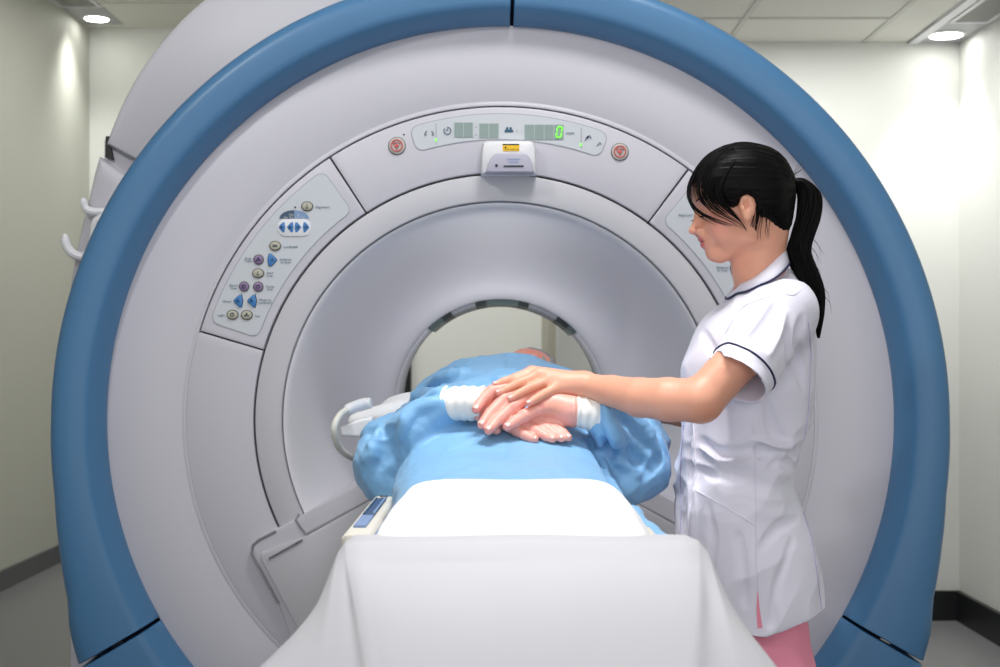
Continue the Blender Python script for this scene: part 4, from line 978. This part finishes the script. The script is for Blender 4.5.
# navy band round the near sleeve, a little above its hem; white hem fold
b1 = axs.cross(Vector((0,1,0))).normalized(); b2 = axs.cross(b1)
for (an, hh) in ((axs, hn), ((V(735.5,383,2.645)-V(778,312,2.575)).normalized(), V(735.5,383,2.645))):
    c1 = an.cross(Vector((0,1,0))).normalized(); c2 = an.cross(c1); ce = hh-an*.030
    loop = []; ok = []
    for q in range(61):
        a = 2*math.pi*q/60; d = c1*math.cos(a)+c2*math.sin(a); org = ce+d*.070
        h, nn, i_, t_ = bt.ray_cast(org, -d, .022); loop.append((h+d*.0006) if h is not None else ce+d*.0585); ok.append(h is not None and (d.y < .5 if hh is hn else d.y > -.5))
    gi = max(range(61), key=lambda i: 0 if ok[i] else 1+min(abs(i-j) if ok[j] else 99 for j in range(61)))
    loop = [loop[(gi+i) % 60] for i in range(61) if ok[(gi+i) % 60]]
    MB().tube(loop, .0021, 'piping_navy', 8, flat=.6).build('sleeve_piping', tun)
# collar
def ringp(xc, rx, ry, yf, ys, yb, n=60):
    out = []
    for q in range(n):
        a = 2*math.pi*q/n; c_ = math.cos(a); x = xt(xc)-rx*c_; y = 2.448-ry*math.sin(a)
        w = (1+c_)/2; py = yf*w*w+ys*2*w*(1-w)+yb*(1-w)**2; out.append(Vector((x, y, zt(py))))
    return out
Ri = ringp(757.5,.045,.052,295,270,245); Ro = ringp(757,.0555,.100,301.5,290,262); Rm = [(a+b)/2+((b-a).cross((b-a).cross(Vector((0,0,1))))).normalized()*0+Vector((0,0,.010)) for a,b in zip(Ri,Ro)]
Rr = ringp(757.5,.047,.054,298,275,251); n = 60
Mid2 = [a*.72+b*.28+Vector((0,0,.006)) for a,b in zip(Ri,Ro)]
def settle(L_, up):
    for p_ in L_:
        h, nn, i_, t_ = bt.ray_cast(Vector((p_.x, p_.y, p_.z+.06)), Vector((0,0,-1)), .12)
        if h is not None: p_.z = max(p_.z, h.z+up)
    for _ in range(3):
        z_ = [p_.z for p_ in L_]
        for i in range(len(L_)): L_[i].z = max(L_[i].z, (z_[i-1]+z_[(i+1)%len(L_)])/2)
settle(Ro, .003); settle(Rm, .006); settle(Mid2, .006)
vs = Rr+Ri+Mid2+Rm+Ro; cl = MB().add(vs, [(r*n+i, r*n+(i+1)%n, (r+1)*n+(i+1)%n, (r+1)*n+i) for r in range(4) for i in range(n)], 'uniform').build('collar', tun, sharp=180)
recalc(cl); md = cl.modifiers.new('t','SOLIDIFY'); md.thickness = .0022
MB().tube(Ro+[Ro[0]], .0020, 'piping_navy', 8).build('collar_piping', tun)
m = MB(); c0 = onto(bt, 688, 338, .003)
if c0: m.box(tuple(c0+Vector((-.010,-.006,-.010))), tuple(c0+Vector((.002,.004,.008))), 'white_plastic'); m.build('pocket_tag', tun)
# trousers and shoes
g = Grid(Grid.axis(.32,.64,.006), Grid.axis(2.24,2.66,.006), Grid.axis(.05,.95,.007))
for s in (-1,1): g.chain([(.462,2.45+s*.060,.85),(.486,2.45+s*.078,.60),(.495,2.45+s*.09,.09)], [.070,.070,.066], .03)
sdf_obj(g, 'trousers', 'trouser_pink', nur, disp=lambda P,N: .006*(nz(P, 8, 2, (1.5,1.5,.3), 2, True)-1))
for s in (-1,1):
    g = Grid(Grid.axis(.32,.58,.005), Grid.axis(2.45+s*.09-.06,2.45+s*.09+.06,.005), Grid.axis(.0,.14,.005))
    g.cone((.37,2.45+s*.09,.035), (.51,2.45+s*.09,.042), .030, .036, .02); g.cone((.48,2.45+s*.09,.06),(.50,2.45+s*.09,.10),.04,.038,.02)
    sdf_obj(g, 'shoe', 'shoe', nur)
# ---------------------------------------------------------------- light and camera
def area(name, loc, target, sx, sy, power, col=(1,1,1)):
    l = bpy.data.lights.new(name, 'AREA'); l.shape = 'RECTANGLE'; l.size = sx; l.size_y = sy; l.energy = power; l.color = col
    o = bpy.data.objects.new(name, l); C.objects.link(o); o.location = loc; o.rotation_euler = (Vector(target)-Vector(loc)).to_track_quat('-Z','Y').to_euler(); return o
def spot(name, loc, target, power, ang, blend=.5, rad=.05, col=(1,1,1)):
    l = bpy.data.lights.new(name, 'SPOT'); l.energy = power; l.spot_size = R_(ang); l.spot_blend = blend; l.shadow_soft_size = rad; l.color = col
    o = bpy.data.objects.new(name, l); C.objects.link(o); o.location = loc; o.rotation_euler = (Vector(target)-Vector(loc)).to_track_quat('-Z','Y').to_euler(); return o
spot('ceiling_spot_key', (-1.55,.75,3.0), (.1,2.7,1.15), 72, 75, .6, .10, (1,.99,.97))
area('overhead_light', (.3,2.0,3.06), (.3,2.2,.8), .6, .4, 24, (1,1,1))
area('overhead_light', (.0,.4,3.06), (.1,2.6,.8), 2.2, 1.0, 8, (1,1,1))  # added broad fill over the foreground, no fixture modelled
area('overhead_light', (-.6,-1.0,2.9), (0,3,1.0), 2.4, 1.2, 8, (1,1,1))  # added fill from above and behind the camera
area('front_fill_light', (-.3,-1.3,1.5), (0,3,1.05), 2.0, 1.6, 13, (1,1,1))  # added frontal fill behind the camera; the room has no window there
spot('downlight_beam', (-2.335,7.60,3.09), (-2.48,7.62,1.6), 48, 95, 1, .12, (1,1,.97))
spot('downlight_beam', (1.905,5.70,2.52), (1.94,5.72,0), 34, 80, .8, .05, (1,1,.97))
area('overhead_light', (-1.0,6.6,3.08), (-.9,7.0,0), 1.6, 1.2, 38, (1,1,.97))  # added fill to brighten the room behind the scanner
spot('rear_wall_fill', (-.3,5.9,3.05), (-.1,8,1.35), 90, 50, .6, .1)  # added spot without a fixture, brightens the wall seen through the bore
spot('ceiling_spot_table', (-.15,2.0,3.05), (.03,2.12,.95), 105, 36, .5, .10, (1,.99,.97))
area('overhead_light', (1.2,5.2,2.5), (1.2,5.3,0), .9, .5, 12, (1,1,.98))
l = bpy.data.lights.new('bore_fill_light','POINT'); l.energy = .95; l.shadow_soft_size = .05; o = bpy.data.objects.new('bore_fill_light', l); C.objects.link(o); o.location = (0,3.6,1.165)  # added fill point hidden behind the chest, brightens the tunnel walls
area('front_fill_light', (1.3,-.9,1.3), (.4,3,1.0), 1.2, 1.6, 10, (1,1,1))  # second added fill, lifts the right side of the scanner face
w = bpy.data.worlds.new('room_ambient'); bpy.context.scene.world = w; w.use_nodes = True
w.node_tree.nodes['Background'].inputs[0].default_value = (.92,.95,1,1); w.node_tree.nodes['Background'].inputs[1].default_value = .3
cam = bpy.data.cameras.new('camera'); co = bpy.data.objects.new('camera', cam); C.objects.link(co)
co.location = (0,0,CAMZ); co.rotation_euler = (math.pi/2,0,0)
cam.sensor_width = 36; cam.lens = 36*F/1000; cam.shift_y = (HY-333.5)/1000; cam.clip_start = .05
cam.dof.use_dof = True; cam.dof.focus_distance = 2.5; cam.dof.aperture_fstop = 6.3
sc = bpy.context.scene; sc.camera = co
sc.view_settings.view_transform = 'Standard'; sc.view_settings.look = 'None'; sc.view_settings.exposure = 0.05; sc.view_settings.gamma = 1; sc.view_settings.use_curve_mapping = False
